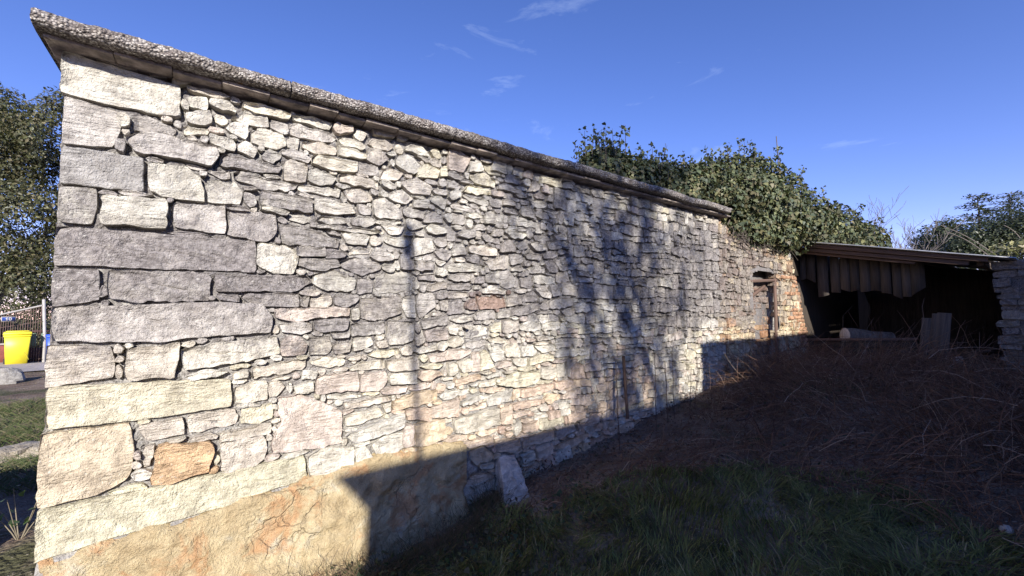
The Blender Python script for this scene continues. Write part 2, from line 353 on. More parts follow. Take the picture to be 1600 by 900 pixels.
# ------------------------------------------------------------------ the stone wall
# outlines of the stones as read off the photograph: (origin x, origin y, enlargement): outlines
TRACED = {
 (0, 0, 1): [  # the dressed corner stones and their neighbours, in picture pixels
  [83,352,400,376,400,425,80,414], [75,480,150,478,330,472,412,475,427,495,425,520,300,528,250,535,75,534], [65,605,360,592,362,635,210,657,66,672],
  [68,677,200,662,210,690,205,735,195,752,150,775,60,796], [56,800,200,770,330,742,440,718,475,711,480,748,420,768,350,792,270,815,230,826,165,845,100,868,52,882],
  [92,227,224,247,223,300,91,286], [101,85,115,84,283,135,282,181,276,184,173,164,100,144], [103,149,187,174,191,187,187,207,175,229,95,224,98,180],
  [87,290,150,295,152,320,145,350,86,345], [158,305,258,312,262,335,258,357,158,352], [270,318,350,320,352,365,272,355], [357,328,432,335,434,365,415,378,356,368],
  [78,418,155,420,155,470,85,480,77,470], [168,422,320,425,330,435,325,470,200,472,168,465], [75,540,172,540,180,560,178,590,110,603,70,600], [195,545,280,535,282,560,275,590,195,595],
  [284,548,330,535,433,526,436,552,385,565,340,572,288,579], [213,668,285,650,290,680,225,692], [293,650,370,638,370,662,295,680], [245,695,330,690,336,705,325,735,265,756,235,755],
  [222,700,243,692,235,730,223,732], [343,695,410,680,417,690,415,715,400,728,345,740], [342,675,424,661,424,676,342,694], [376,640,425,630,426,655,400,662,376,664],
  [432,622,470,615,533,640,534,690,500,700,425,710,424,690,440,660], [232,253,290,260,315,278,322,316,275,310,232,300], [325,280,370,285,380,300,375,320,322,316]],
 (0, 0, 3): [
  [370,225,395,218,640,290,650,335,535,305,372,245], [685,320,870,335,860,355,740,360,690,352], [800,365,920,355,910,385,850,400,800,388], [545,535,600,530,612,590,560,600],
  [625,540,690,535,830,600,815,630,690,620,615,605], [600,640,700,620,780,635,1010,690,1025,740,1000,780,800,745,640,720,600,680], [880,455,975,455,972,520,885,500],
  [875,525,985,520,995,575,960,595,870,570], [850,590,975,600,975,635,855,625], [980,620,1100,660,1110,690,1095,710,985,675], [960,800,1080,795,1085,830,1050,840]],
 (300, 50, 3): [
  [250,265,275,260,320,290,300,315,245,310], [320,300,510,335,505,370,400,345,318,318], [235,330,340,345,465,385,460,415,360,395,230,360], [245,365,360,395,362,440,330,450,175,405],
  [370,405,450,430,452,480,435,478,368,445], [475,395,560,395,655,430,650,462,590,445,480,415], [455,430,480,425,640,465,680,490,655,515,520,495,455,475], [515,345,600,370,605,395,515,378],
  [610,375,680,380,680,400,615,400], [270,465,310,445,430,475,440,530,400,550,275,515], [150,450,200,425,265,430,262,505,180,475], [85,490,110,475,200,510,195,560,75,520],
  [220,530,250,510,305,545,295,590,215,560], [325,575,360,545,420,570,415,600,380,620,320,590], [135,590,150,570,420,630,410,665,230,640,130,625], [440,500,480,488,508,500,500,548,445,535],
  [515,510,600,508,680,545,675,575,570,565,510,540], [420,555,470,545,560,590,550,615,420,575], [430,610,460,595,545,625,535,705,420,690], [560,590,590,575,770,610,770,655,690,655,565,620],
  [545,650,570,635,680,680,660,715,600,720,540,695], [690,530,820,570,820,600,690,575,680,510], [775,610,870,625,880,680,775,655], [685,670,720,668,870,700,875,740,690,705],
  [195,660,240,655,490,715,480,745,330,735,200,690], [60,660,110,640,180,650,165,690,60,675], [50,690,90,680,230,720,240,780,215,810,60,780], [245,745,300,765,308,810,270,825,245,800],
  [320,740,570,785,565,850,320,810], [315,812,350,810,460,845,440,865,320,830], [500,710,700,735,695,775,500,740], [575,770,740,810,770,850,680,860,575,840],
  [705,745,790,730,845,770,835,795,745,800], [845,780,900,775,985,840,980,885,860,870], [770,800,835,820,840,860,790,860], [455,850,560,850,565,895,455,885],
  [885,650,930,640,1000,660,970,695,880,690], [985,700,1050,680,1125,730,1110,765,1030,755,980,720], [920,750,980,740,1040,780,1000,810,915,780], [1040,790,1110,785,1110,830,1040,820],
  [1090,860,1130,835,1180,865,1175,895,1085,890], [1110,770,1160,765,1195,800,1185,835,1115,790], [945,590,1010,575,1080,630,1040,670,950,625], [1055,640,1100,620,1165,650,1150,690,1055,680],
  [1040,580,1170,600,1160,640,1100,610], [840,445,950,460,955,500,850,480], [970,475,1025,490,1000,515,960,500], [825,540,880,550,925,600,870,630,820,600], [680,505,750,500,820,535,815,555,690,530]],
 (300, 350, 3): [
  [305,90,330,85,480,110,495,155,480,235,380,235,305,190], [410,0,540,10,690,75,690,110,420,95], [490,105,620,110,625,155,490,150], [625,115,730,130,715,160,625,165],
  [495,155,680,165,700,195,640,215,560,220,500,190], [690,180,760,150,880,180,885,210,800,245,700,205], [580,0,700,10,880,30,890,45,800,45,580,15], [700,40,800,45,835,60,820,100,720,90],
  [830,150,860,110,940,140,950,170,870,175], [735,120,850,110,840,140,740,145], [880,0,1000,10,985,50,930,50], [110,240,540,240,565,275,490,315,110,318], [100,325,220,325,225,365,130,362],
  [230,335,250,325,500,325,505,385,430,390,260,375], [570,235,660,215,770,260,765,300,720,320,640,315,560,280], [505,340,555,335,545,390,505,385], [560,335,650,330,665,370,640,390,555,390],
  [670,340,780,330,780,370,720,390,665,380], [775,255,840,255,850,325,775,325], [860,235,1010,220,1045,250,1040,310,900,330,855,300], [790,345,980,330,985,420,860,455,790,440],
  [985,340,1045,330,1050,440,1010,440,985,390], [390,395,740,390,740,430,600,440,510,460,395,440], [415,465,560,460,570,500,530,515,420,510], [575,455,740,440,735,495,640,505,575,500],
  [750,400,780,395,785,450,750,455], [650,510,730,505,735,540,665,540], [745,465,900,460,905,515,750,525], [915,455,1040,455,1040,550,930,570,915,530],
  [415,590,430,535,500,525,545,560,535,610,420,625], [550,530,640,525,660,570,640,610,550,615], [665,560,745,555,740,605,665,610], [755,535,840,525,855,560,800,590,755,600],
  [865,520,910,515,905,540,870,545], [860,555,915,540,920,575,870,585], [550,640,620,620,720,640,715,660,640,675,560,660], [720,630,790,605,790,635,740,640], [820,620,860,595,970,580,975,605,900,630],
  [190,695,270,685,270,725,190,730], [280,680,400,650,540,635,540,675,450,700,280,725], [745,670,800,645,910,635,905,675,830,685,740,685], [915,640,1060,620,1065,680,920,695],
  [580,730,620,710,780,690,780,780,700,790,580,795], [785,710,900,685,920,745,870,780,790,790], [200,760,350,730,355,825,200,840], [360,740,420,735,440,765,400,810,360,815],
  [480,755,570,740,570,790,485,798], [925,705,1050,690,1055,745,930,755], [880,775,1010,755,1005,790,890,800], [1020,760,1125,735,1120,770,1020,785], [710,840,920,800,935,830,720,875],
  [630,800,800,795,800,810,700,825,640,820], [940,830,1060,785,1150,780,1150,820,1060,855,940,870], [1055,240,1140,230,1140,265,1060,262], [1095,280,1200,270,1200,300,1130,320,1095,310],
  [1060,330,1130,320,1145,390,1070,440,1055,420], [1145,325,1200,320,1200,345,1145,350], [1160,360,1200,355,1200,410,1165,405], [1075,450,1200,425,1200,470,1080,495], [1085,500,1200,490,1200,540,1100,555],
  [1035,595,1140,565,1150,590,1060,610], [1105,620,1200,590,1200,640,1120,650], [1050,170,1135,175,1130,220,1050,220], [975,160,1010,115,1020,160,1040,170,1040,215,980,215], [1040,60,1130,65,1135,130,1045,150]],
 (400, 600, 3): [
  [415,150,580,110,600,145,470,195,415,200], [415,240,560,180,690,135,690,200,600,235,460,275], [590,100,635,85,635,130,610,140], [545,280,600,245,710,220,715,290,650,330,570,355],
  [245,340,300,300,455,290,460,375,380,430,250,440], [460,300,515,290,565,360,560,375,470,380], [700,120,820,110,820,175,710,165], [640,90,720,40,770,30,850,30,845,90,770,100,640,130],
  [740,190,880,165,890,250,800,290,745,290], [690,190,735,180,740,290,690,300], [820,110,950,65,955,150,820,160], [855,60,920,30,1000,15,995,45,880,75], [930,165,1140,110,1145,190,1000,230,935,230],
  [960,80,1050,40,1080,60,970,105], [1080,60,1200,20,1200,80,1090,110], [1000,110,1080,85,1085,110,1000,130], [1000,320,1060,290,1110,320,1105,360,1040,380,1005,360], [970,280,1110,240,1110,275,1000,300], [1050,380,1115,360,1115,395,1050,405]],
 (700, 200, 6): [
  [30,180,70,200,200,290,190,330,140,420,0,390,0,200], [0,400,100,400,150,440,150,480,100,480,0,455], [200,310,300,310,340,380,330,410,190,410], [330,330,420,350,500,400,500,450,390,430,340,370],
  [200,440,340,420,440,480,445,560,400,550,260,510,215,480], [140,590,180,530,300,550,400,570,410,625,300,630,150,600], [415,575,530,600,520,650,410,630], [0,490,90,500,130,550,100,575,0,565],
  [460,540,520,520,740,600,740,640,640,610,470,570], [530,605,620,610,620,640,560,670,525,655], [530,450,560,420,690,490,690,520,640,530,530,510], [460,470,490,460,525,480,520,505,465,490],
  [140,620,380,680,380,735,290,710,150,660], [390,650,510,670,510,740,410,740], [520,670,630,690,630,730,520,720], [20,700,60,690,270,760,260,790,180,770,40,750], [40,790,150,800,165,900,40,900],
  [170,795,300,800,325,840,230,850,175,840], [750,590,820,480,850,530,880,560,850,590], [670,670,740,670,770,715,690,720], [760,670,860,670,930,720,900,750,820,750], [930,710,970,700,1020,740,1000,765,940,755],
  [680,740,750,730,810,790,800,850,690,820], [810,780,870,785,870,860,815,830], [880,810,920,785,950,860,880,860], [940,790,1060,810,1050,850,965,845], [1080,810,1150,810,1160,860,1080,865],
  [1115,680,1200,670,1200,790,1110,790], [1070,460,1110,445,1170,480,1160,505,1080,490], [340,790,420,770,450,830,440,900,350,900], [0,590,100,580,115,610,120,650,20,680,0,650]],
 (700, 350, 6): [
  [0,20,75,80,75,160,0,155], [80,80,160,60,240,50,260,110,180,150,90,110], [230,10,320,0,370,50,320,65,240,50], [310,110,370,85,420,120,420,170,350,170], [425,50,510,50,520,100,480,125,415,110],
  [530,60,570,45,720,80,735,110,700,145,610,135,540,95], [490,190,560,140,630,200,630,265,485,265], [45,190,130,170,185,260,170,290,40,300], [185,200,330,190,460,240,460,300,350,300,200,260],
  [160,300,260,280,330,330,320,375,180,350], [480,290,570,280,570,420,400,430,350,350,470,320], [575,280,690,285,715,340,690,370,590,390], [595,400,700,395,725,420,700,445,600,445],
  [745,420,850,380,910,420,900,465,780,465], [755,180,850,170,920,220,910,245,840,260,790,230], [920,160,1060,150,1070,235,950,240], [800,110,900,90,980,140,970,155,830,155], [975,90,1080,90,1120,120,1110,150,1020,150],
  [890,270,980,250,1040,290,990,330,900,320], [895,350,960,335,1030,420,1020,460,940,455], [990,340,1050,330,1130,400,1120,435,1050,440], [0,375,120,370,360,390,350,440,200,450,0,450],
  [0,470,180,460,215,500,210,535,100,540,0,525], [250,530,300,480,335,490,340,555,250,565], [345,470,470,440,490,560,420,555,345,545], [490,450,580,440,670,540,660,590,560,610,500,580],
  [680,500,790,495,805,560,770,600,690,595], [810,480,900,480,1010,500,1010,560,890,565,815,550], [1020,450,1130,445,1150,540,1080,555,1025,545], [0,560,200,550,240,590,200,620,0,615], [0,640,200,635,200,680,0,700],
  [310,620,400,570,550,620,540,660,330,655], [160,740,230,690,280,800,170,800], [270,680,530,670,550,780,300,800], [550,690,640,650,690,720,690,745,560,780], [690,680,800,620,850,700,820,725,700,735],
  [610,800,850,730,865,800,740,850,590,860], [805,600,900,580,970,660,960,700,880,690], [940,570,1000,570,1060,640,1040,680,970,680], [950,720,1000,700,1180,690,1180,760,1040,795,960,790],
  [865,760,920,720,960,770,940,810,870,800], [1060,810,1180,780,1190,840,1150,860,1080,840], [0,705,140,700,145,840,0,850], [270,820,440,800,450,890,280,900], [460,830,580,800,590,870,465,890]],
 (700, 500, 6): [
  [400,60,460,20,505,20,505,120,410,110], [515,0,660,0,665,100,560,130,515,120], [670,50,760,10,865,0,865,90,760,110,670,90], [880,0,1000,0,1080,40,1060,80,920,105,880,90], [170,100,200,50,380,50,390,130,300,165,170,180],
  [95,110,140,95,155,140,110,155], [0,180,100,140,160,190,130,240,0,260], [175,220,220,200,360,190,370,240,250,270,170,260], [360,180,480,160,580,200,530,220,450,215], [0,280,70,265,220,280,220,315,80,370,0,380],
  [90,400,200,350,230,380,220,480,140,500,100,440], [240,300,300,280,310,480,225,490], [310,290,360,280,440,440,310,480], [400,260,470,230,535,290,520,370,440,400,400,320], [530,240,650,210,680,300,670,340,545,355],
  [690,250,790,230,830,300,800,330,690,340], [0,400,70,390,90,440,95,500,0,530], [455,430,520,380,600,390,600,430,460,455], [600,360,740,355,740,430,660,435,610,400], [760,360,860,310,980,330,990,380,880,400,760,430],
  [1030,330,1140,300,1145,360,1020,375], [810,240,1000,230,1030,280,900,310,840,290], [60,560,300,500,310,550,200,590,70,620], [360,520,500,470,505,520,400,550,360,545], [515,480,620,470,620,490,525,515],
  [460,610,610,490,850,470,860,530,810,600,650,630], [870,470,960,430,1020,460,1020,530,940,560,870,540], [1020,410,1100,400,1110,540,1030,540], [1120,380,1200,360,1200,540,1130,530], [0,680,190,620,195,690,0,730],
  [280,600,450,555,450,600,290,640], [120,720,350,650,350,700,230,770,115,800], [310,770,480,660,600,640,620,700,610,760,400,820], [690,650,990,590,1000,640,870,700,690,735], [0,740,100,720,105,890,0,890],
  [190,800,290,770,370,800,350,830,195,860], [605,780,870,740,870,790,610,855], [1000,580,1170,560,1180,610,1060,660,1010,650], [1070,690,1200,650,1200,730,1070,750], [900,760,950,690,1060,690,1060,740,950,790],
  [1030,780,1110,760,1160,810,1040,840], [625,650,680,640,685,720,625,750]],
 (700, 620, 4.615): [
  [50,160,130,120,360,85,370,190,150,270,50,240], [370,90,460,45,460,200,380,200], [660,160,830,130,845,185,690,245,660,240], [860,130,990,100,990,150,870,195], [545,290,770,240,770,320,640,345,545,380],
  [780,250,910,195,920,240,790,315], [920,200,1060,160,1075,200,960,250], [775,350,1010,255,1015,290,900,370,770,385], [525,430,620,380,630,440,540,485], [640,370,750,330,755,410,650,450],
  [340,310,520,300,540,400,500,415,345,390], [155,390,280,355,325,420,320,455,200,480], [140,350,340,280,345,310,170,370], [230,480,325,465,330,510,240,525], [545,510,660,470,660,510,560,550],
  [475,220,520,165,525,190,520,240,480,280], [530,200,650,165,650,250,540,260], [465,120,600,90,590,130,470,160], [110,600,220,550,330,560,350,600,200,650,110,660]],
}
U0, U1, V0, V1, RES = -.70, 9.70, -.45, 3.05, .01      # the face of the wall in metres (along, up), 1 cm cells
WTOP = 1.445 + 1.6                                      # top of the masonry under the cornice
NU, NV = int(round((U1-U0)/RES)), int(round((V1-V0)/RES))
occ = np.zeros((NU, NV), bool)
CU = U0 + (np.arange(NU)+.5)*RES; CV = V0 + (np.arange(NV)+.5)*RES
def wall_end(v): return np.interp(v, [0.2, 1.04, 1.9, 2.3, 2.85], [9.62, 9.58, 9.3, 9.12, 8.95])     # ragged right-hand end
def wall_top(u): return np.where(np.asarray(u) < 6.42, WTOP, np.interp(u, [6.42, 6.7, 7.0, 7.6, 8.2, 8.7, 9.0], [2.98, 2.9, 2.72, 2.84, 2.78, 2.86, 2.76]))
DOOR = (7.34, 8.30, 2.20)                               # the walled-up doorway: left, right, head
def in_poly(P, x, y):
    ins = np.zeros(x.shape, bool); n = len(P)
    for i in range(n):
        x0, y0 = P[i]; x1, y1 = P[(i+1) % n]
        if y0 == y1: continue
        c = ((y0 > y) != (y1 > y)) & (x < (x1-x0)*(y-y0)/(y1-y0) + x0); ins ^= c
    return ins
def cells(P):
    a0 = max(0, int((P[:, 0].min()-U0)/RES)); a1 = min(NU, int((P[:, 0].max()-U0)/RES)+2); b0 = max(0, int((P[:, 1].min()-V0)/RES)); b1 = min(NV, int((P[:, 1].max()-V0)/RES)+2)
    if a1 <= a0 or b1 <= b0: return None
    xx, yy = np.meshgrid(CU[a0:a1], CV[b0:b1], indexing='ij'); return (slice(a0, a1), slice(b0, b1)), in_poly(P, xx, yy)
# the rendered footing under the corner
PL = np.array([hit_y(x, y, D) for x, y in [(50, 884), (100, 870), (165, 846), (230, 828), (270, 816), (350, 793), (420, 769), (480, 747), (505, 742), (560, 724), (600, 712), (650, 706), (715, 692), (738, 704), (748, 735), (730, 752), (716, 770), (722, 800), (735, 850)]])[:, [0, 2]]
PLASTER = np.concatenate([PL, [[1.75, -.45], [-.62, -.45], [-.64, .3]]])
stones = []                                             # outlines (along, up) with what is known of each
def add_stone(P, traced=False, thresh=.4, quoin=False):
    c = cells(P)
    if c is None: return False
    sl_, m = c; n = m.sum()
    if n < 6: return False
    if (occ[sl_] & m).sum() > thresh*n: return False
    occ[sl_] |= m; stones.append(dict(P=P, traced=traced, quoin=quoin, area=n*RES*RES)); return True
for (ox, oy, sc), lst in TRACED.items():
    for i, q in enumerate(lst):
        q = np.array(q, float).reshape(-1, 2)/sc + [ox, oy]
        P = np.array([hit_y(x, y, D) for x, y in q])[:, [0, 2]]
        ar = .5*np.sum(P[:, 0]*np.roll(P[:, 1], -1) - np.roll(P[:, 0], -1)*P[:, 1])
        if ar < 0: P = P[::-1]
        corner = sc == 1 and P[:, 0].min() < -.52
        if corner: P = np.where(P[:, :1] < -.52, np.stack([np.full(len(P), -.66) + rng.uniform(-.012, .012), P[:, 1]], 1), P)
        add_stone(P, True, .45, corner)
UTR = np.array([CU[max(np.nonzero(occ[:, j])[0], default=0)] for j in range(NV)])   # where the read-off stones stop, row by row
# keep the doorway, the footing and what lies beyond the ends free
xx, yy = np.meshgrid(CU, CV, indexing='ij')
free = occ.copy()
_jn = np.stack([xx.ravel()*6, yy.ravel()*6, 0*xx.ravel()], 1); jag = (.09*noise(_jn, 151) + .05*noise(_jn*2.7, 152)).reshape(xx.shape); xd = xx + jag*(xx > 6.9); yd_ = yy + .7*jag*(xx > 6.9)
blocked = (in_poly(PLASTER, xx, yy)) | (xd > wall_end(yy)) | (yy + .8*jag*(xx > 6.5) > wall_top(xx)) | ((xd > DOOR[0]) & (xd < DOOR[1]) & (yd_ < DOOR[2] + .16*np.sqrt(np.clip(1-((xd-7.82)/.48)**2, 0, 1)))) | (xx < -.66) | (yy < gz(xx, xx*0+D-.1) - .12)
occ |= blocked
# coursed rubble for the rest
v = WTOP; bounds = [v]
while v > -.4:
    v -= random.choice([.06, .085, .095, .10, .11, .12, .13, .15]); bounds.append(v)
_bu = np.arange(-1, 10.2, .02)
_bl = [bounds[k] + .032*noise(np.stack([_bu*1.7, np.full_like(_bu, k*3.7), 0*_bu], 1), 21) + .018*noise(np.stack([_bu*7.0, np.full_like(_bu, k*3.7), 0*_bu+5], 1), 22) for k in range(len(bounds))]
def bline(k, u):
    i = min(max(int((u + 1)/.02), 0), len(_bu)-1); return _bl[k][i]
for k in range(len(bounds)-1):
    h = bounds[k]-bounds[k+1]; vm = .5*(bounds[k]+bounds[k+1]); j = int(np.clip((vm-V0)/RES, 0, NV-1))
    u = max(-.6, UTR[max(0, j-3):j+4].mean() - .05) if vm > -.2 else .8
    while u < 9.7:
        w = min(max(h*random.choice([.7, .9, 1.1, 1.4, 1.6, 1.9, 2.4])*random.uniform(.85, 1.2), .055), .30)
        kk = k+2 if (random.random() < .09 and k+2 < len(bounds)) else k+1
        if kk == k+2: w = min(w, .2)
        a, b2 = u, u+w; tl, tr, bl, br = [random.uniform(-.026, .026) for _ in range(4)]
        def mk(fr0, fr1):
            top = lambda q: bline(k, q)*(1-fr0) + bline(kk, q)*fr0
            bot = lambda q: bline(k, q)*(1-fr1) + bline(kk, q)*fr1
            g = random.uniform(.001, .004)
            pts = [(a+bl+g, bot(a)+g), (a+w*.35, bot(a+w*.35)+g+random.uniform(-.004, .010)), (a+w*.7, bot(a+w*.7)+g+random.uniform(-.004, .010)), (b2+br-g, bot(b2)+g), (b2+random.uniform(-.012, .006), .5*(top(b2)+bot(b2))), (b2+tr-g, top(b2)-g-(random.random() < .4)*h*.32), (a+w*.6, top(a+w*.6)-g+random.uniform(-.012, .004)), (a+w*.3, top(a+w*.3)-g+random.uniform(-.012, .004)), (a+tl+g, top(a)-g-(random.random() < .4)*h*.32), (a+random.uniform(-.006, .012), .5*(top(a)+bot(a)))]
            return np.array(pts)
        if h > .105 and random.random() < .22 and kk == k+1:
            s_ = random.uniform(.4, .6); add_stone(mk(0, s_)); add_stone(mk(s_, 1))
        else: add_stone(mk(0, 1))
        u += w
# small pinning stones in the gaps
cand = np.argwhere(~occ); rng.shuffle(cand); nf = 0
for a, b2 in cand[:60000]:
    if a < 3 or b2 < 3 or a > NU-4 or b2 > NV-4 or occ[a-1:a+2, b2-1:b2+2].any(): continue
    x0 = x1 = a; y0 = y1 = b2; go = [1, 1, 1, 1]
    while any(go):
        if go[0]:
            if x0 > 1 and x1-x0 < 22 and not occ[x0-1, y0:y1+1].any(): x0 -= 1
            else: go[0] = 0
        if go[1]:
            if x1 < NU-2 and x1-x0 < 22 and not occ[x1+1, y0:y1+1].any(): x1 += 1
            else: go[1] = 0
        if go[2]:
            if y0 > 1 and y1-y0 < 9 and not occ[x0:x1+1, y0-1].any(): y0 -= 1
            else: go[2] = 0
        if go[3]:
            if y1 < NV-2 and y1-y0 < 9 and not occ[x0:x1+1, y1+1].any(): y1 += 1
            else: go[3] = 0
    if x1-x0 < 3 or y1-y0 < 3: continue
    p0, p1, q0, q1 = U0+x0*RES, U0+(x1+1)*RES, V0+y0*RES, V0+(y1+1)*RES
    ww, hh = p1-p0, q1-q0; r_ = lambda s: random.uniform(0, s*1.5)
    P = np.array([(p0+r_(.2)*ww, q0+r_(.2)*hh), (p0+ww*.5, q0+r_(.1)*hh), (p1-r_(.2)*ww, q0+r_(.2)*hh), (p1, q0+hh*random.uniform(.3, .7)), (p1-r_(.25)*ww, q1-r_(.2)*hh), (p0+ww*.5, q1-r_(.15)*hh), (p0+r_(.25)*ww, q1-r_(.2)*hh), (p0, q0+hh*random.uniform(.3, .7))])
    occ[x0:x1+1, y0:y1+1] = True
    stones.append(dict(P=P, traced=False, quoin=False, area=ww*hh*.8)); nf += 1

def weather(u, v):
    """how much grey crust the stone carries: most at mid height, little near the foot and under the coping"""
    u = np.asarray(u, float); v = np.asarray(v, float)
    n = fbm(np.stack([u*.8, v*1.0, 0*u+2], 1), 4, 31); r = v - 1.6 + .35*fbm(np.stack([u*1.3, v*.6, 0*u+8], 1), 3, 33)
    w = sstep(-.62, .30, r)*(1 - .5*sstep(.65, 1.25, r))
    w = w*(.72 + .28*sstep(1.0, 3.0, u)) + .20*sstep(3.0, 5.0, u)*sstep(-1.0, -.2, r)
    return np.clip(w*(.78 + 1.0*n) + .07*sstep(-.5, .2, r), 0, 1)
def outline(P, step):
    """chaikin-rounded, roughened, evenly spaced outline"""
    Q = np.asarray(P, float); nx = np.roll(Q, -1, 0); L = np.linalg.norm(nx-Q, axis=1); tot = L.sum(); step = max(step, tot/90); out = []
    for q, e, l in zip(Q, nx, L):
        k = max(1, int(round(l/step)))
        for j in range(k): out.append(q + (e-q)*(j/k))
    out = np.array(out)
    if len(out) < 8: out = np.stack([out, .5*(out+np.roll(out, -1, 0))], 1).reshape(-1, 2)
    # knock the very corners off
    pv, nx = np.roll(out, 1, 0), np.roll(out, -1, 0); return out*.72 + .14*(pv+nx)
def stone_geo(P, size, seed, proud=.0, depth=.12, rough=1.0, step=None, plane='y', quoin=False, flat=False, rim=.011):
    step = step or (.02 if size > .25 else .025)
    O = outline(P, step); n = len(O); c = O.mean(0); amp = .35*min(size, .4)
    O = O + .011*rough*min(1, size/.12)*np.stack([noise(np.concatenate([O*26, np.full((n, 1), seed*.37)], 1), 5), noise(np.concatenate([O*26, np.full((n, 1), seed*.37+9)], 1), 6)], 1)
    if quoin: O[:, 0] = np.maximum(O[:, 0], -.672)
    ex = O - c; cov = ex.T @ ex; ev, evec = np.linalg.eigh(cov); ax = evec[:, 1]; pr = ex @ ax; half = max(0, (pr.max()-pr.min())/2 - abs(ex @ evec[:, 0]).max())*.9
    seg = c + np.clip(pr, -half, half)[:, None]*ax; dist = np.linalg.norm(O-seg, axis=1)
    rings = [(0, depth, 0.0), (0, rim*1.2, 0.0), (rim*.8, rim*.25, .35), (None, 0, .75)]
    fr = [.4, .75] if size > .16 else [.6]
    if size > .3: fr = [.25, .5, .78]
    V = []; tilt = rng.normal(0, .03, 2)*rough*(0 if flat else 1)
    for ins, dep, na in rings[:3]:
        t = np.clip((ins or 0)/np.maximum(dist, 1e-4), 0, .5)[:, None]; q = O*(1-t)+seg*t; V.append((q, np.full(n, dep), na))
    for f_ in fr: V.append((O*(1-f_)+seg*f_, np.zeros(n), 1.0))
    Q = np.concatenate([q for q, _, _ in V]); dep = np.concatenate([d for _, d, _ in V]); na = np.repeat([a for _, _, a in V], n); m = len(V)
    p3 = np.concatenate([Q, np.full((len(Q), 1), seed*1.7)], 1)
    nz_ = (fbm(p3*11, 3, 41)*.021 + noise(p3*34, 47)*.006 - np.abs(noise(p3*17+3, 44))*.013)*rough*(.25 if flat else 1)
    d = dep - proud - na*(nz_*min(1, .45+size*2) + (Q-c) @ tilt - (.010*min(1, size/.15) if not flat else .002))
    if not flat:                        # chipped corners: a few slanting planes knocked off the face
        for _ in range(4 if size < .3 else 7):
            th = rng.uniform(0, 2*math.pi); nn = np.array([math.cos(th), math.sin(th)]); e = (Q-c) @ nn; lim = max(e.max()*rng.uniform(.4, .85), e.max() - rng.uniform(.015, .05))
            d = d + np.maximum(0, e-lim)*rng.uniform(.12, .5)*rough*(na > 0)
    d[:n] = depth
    V = np.stack([Q[:, 0], D + d, Q[:, 1]], 1); F = []
    i = np.arange(n); j = (i+1) % n
    for r_ in range(m-1): F.append(np.stack([r_*n+i, r_*n+j, (r_+1)*n+j, (r_+1)*n+i], 1))
    F = np.concatenate(F); cap = ((m-1)*n + i)[None, :]
    # close the middle with a strip across the last ring
    T = []; a, b2 = 0, n-1
    while b2 - a > 1:
        T.append([a, a+1, b2]); a += 1
        if b2 - a > 1: T.append([a, b2-1, b2]); b2 -= 1
    return V, [F, np.array(T) + (m-1)*n]
WARM = [(.66, .62, .53), (.68, .65, .57), (.64, .59, .51), (.67, .63, .50), (.62, .57, .50), (.67, .645, .58), (.62, .545, .485), (.68, .66, .60)]
COOL = [(.56, .54, .49), (.61, .59, .53), (.52, .495, .465), (.63, .605, .55), (.58, .54, .48), (.50, .475, .45)]
def stone_col(V, seed, wadd=0., base=None):
    u, v = V[:, 0], V[:, 2]; cu, cv = u.mean(), v.mean(); rr = random.Random(seed)
    t = 1 - float(sstep(-.35, .25, cv-1.6)); t = max(t, .65*float(sstep(1.0, 1.3, cv-1.6)))
    src = WARM if rr.random() < t else COOL
    c = np.array(base if base else rr.choice(src))*rr.uniform(.86, 1.06)
    if cu > 6.3: c = c*(np.array([1.0, .90, .74]) if rr.random() < .7 else np.array([.8, .6, .45]))
    if 1.2 < cu < 4.5 and rr.random() < .7*float(1-sstep(.75, 1.25, cv)) and not base: c = c*np.array([1.06, .93, .86])
    w = np.clip(weather(u, v)*rr.uniform(.65, 1.25) + wadd + rr.uniform(-.12, .12), 0, 1)
    return np.concatenate([np.tile(c, (len(V), 1)), w[:, None]], 1)
base_w = np.array([.5, D+.25, .3])
wall = thing('stone_wall', base_w, 'long pale rubble stone wall with dressed corner stones under a pebbled concrete coping', 'wall')
for s in stones:
    c = s['P'].mean(0); px, py, z = project([c[0], D, c[1]]); s['px'] = s['area']*(FPX/z)**2; s['c'] = c
    s['size'] = float(np.ptp(s['P'], axis=0).max())
stones.sort(key=lambda s: -s['px'])
rest = []
def special(c):
    px, py, _ = project([c[0], D, c[1]])
    if 90 < px < 225 and 232 < py < 295: return dict(flat=True, base=(.36, .35, .34), wadd=-.3)
    if 60 < px < 362 and 595 < py < 665 and px < 300: return dict(base=(.64, .60, .47), wadd=-.3)
    if 240 < px < 335 and 690 < py < 756: return dict(base=(.60, .43, .27), wadd=-.4)
    if 50 < px < 330 and 760 < py < 850: return dict(base=(.64, .61, .47), wadd=-.4)
    if 60 < px < 205 and 680 < py < 780: return dict(base=(.60, .52, .40), wadd=-.4)
    if 80 < px < 400 and 352 < py < 425: return dict(base=(.41, .385, .37), wadd=.0)
    if 75 < px < 430 and 430 < py < 535: return dict(base=(.46, .435, .41), wadd=.0)
    if 735 < px < 800 and 455 < py < 485: return dict(base=(.34, .25, .21), wadd=.1)
    return {}
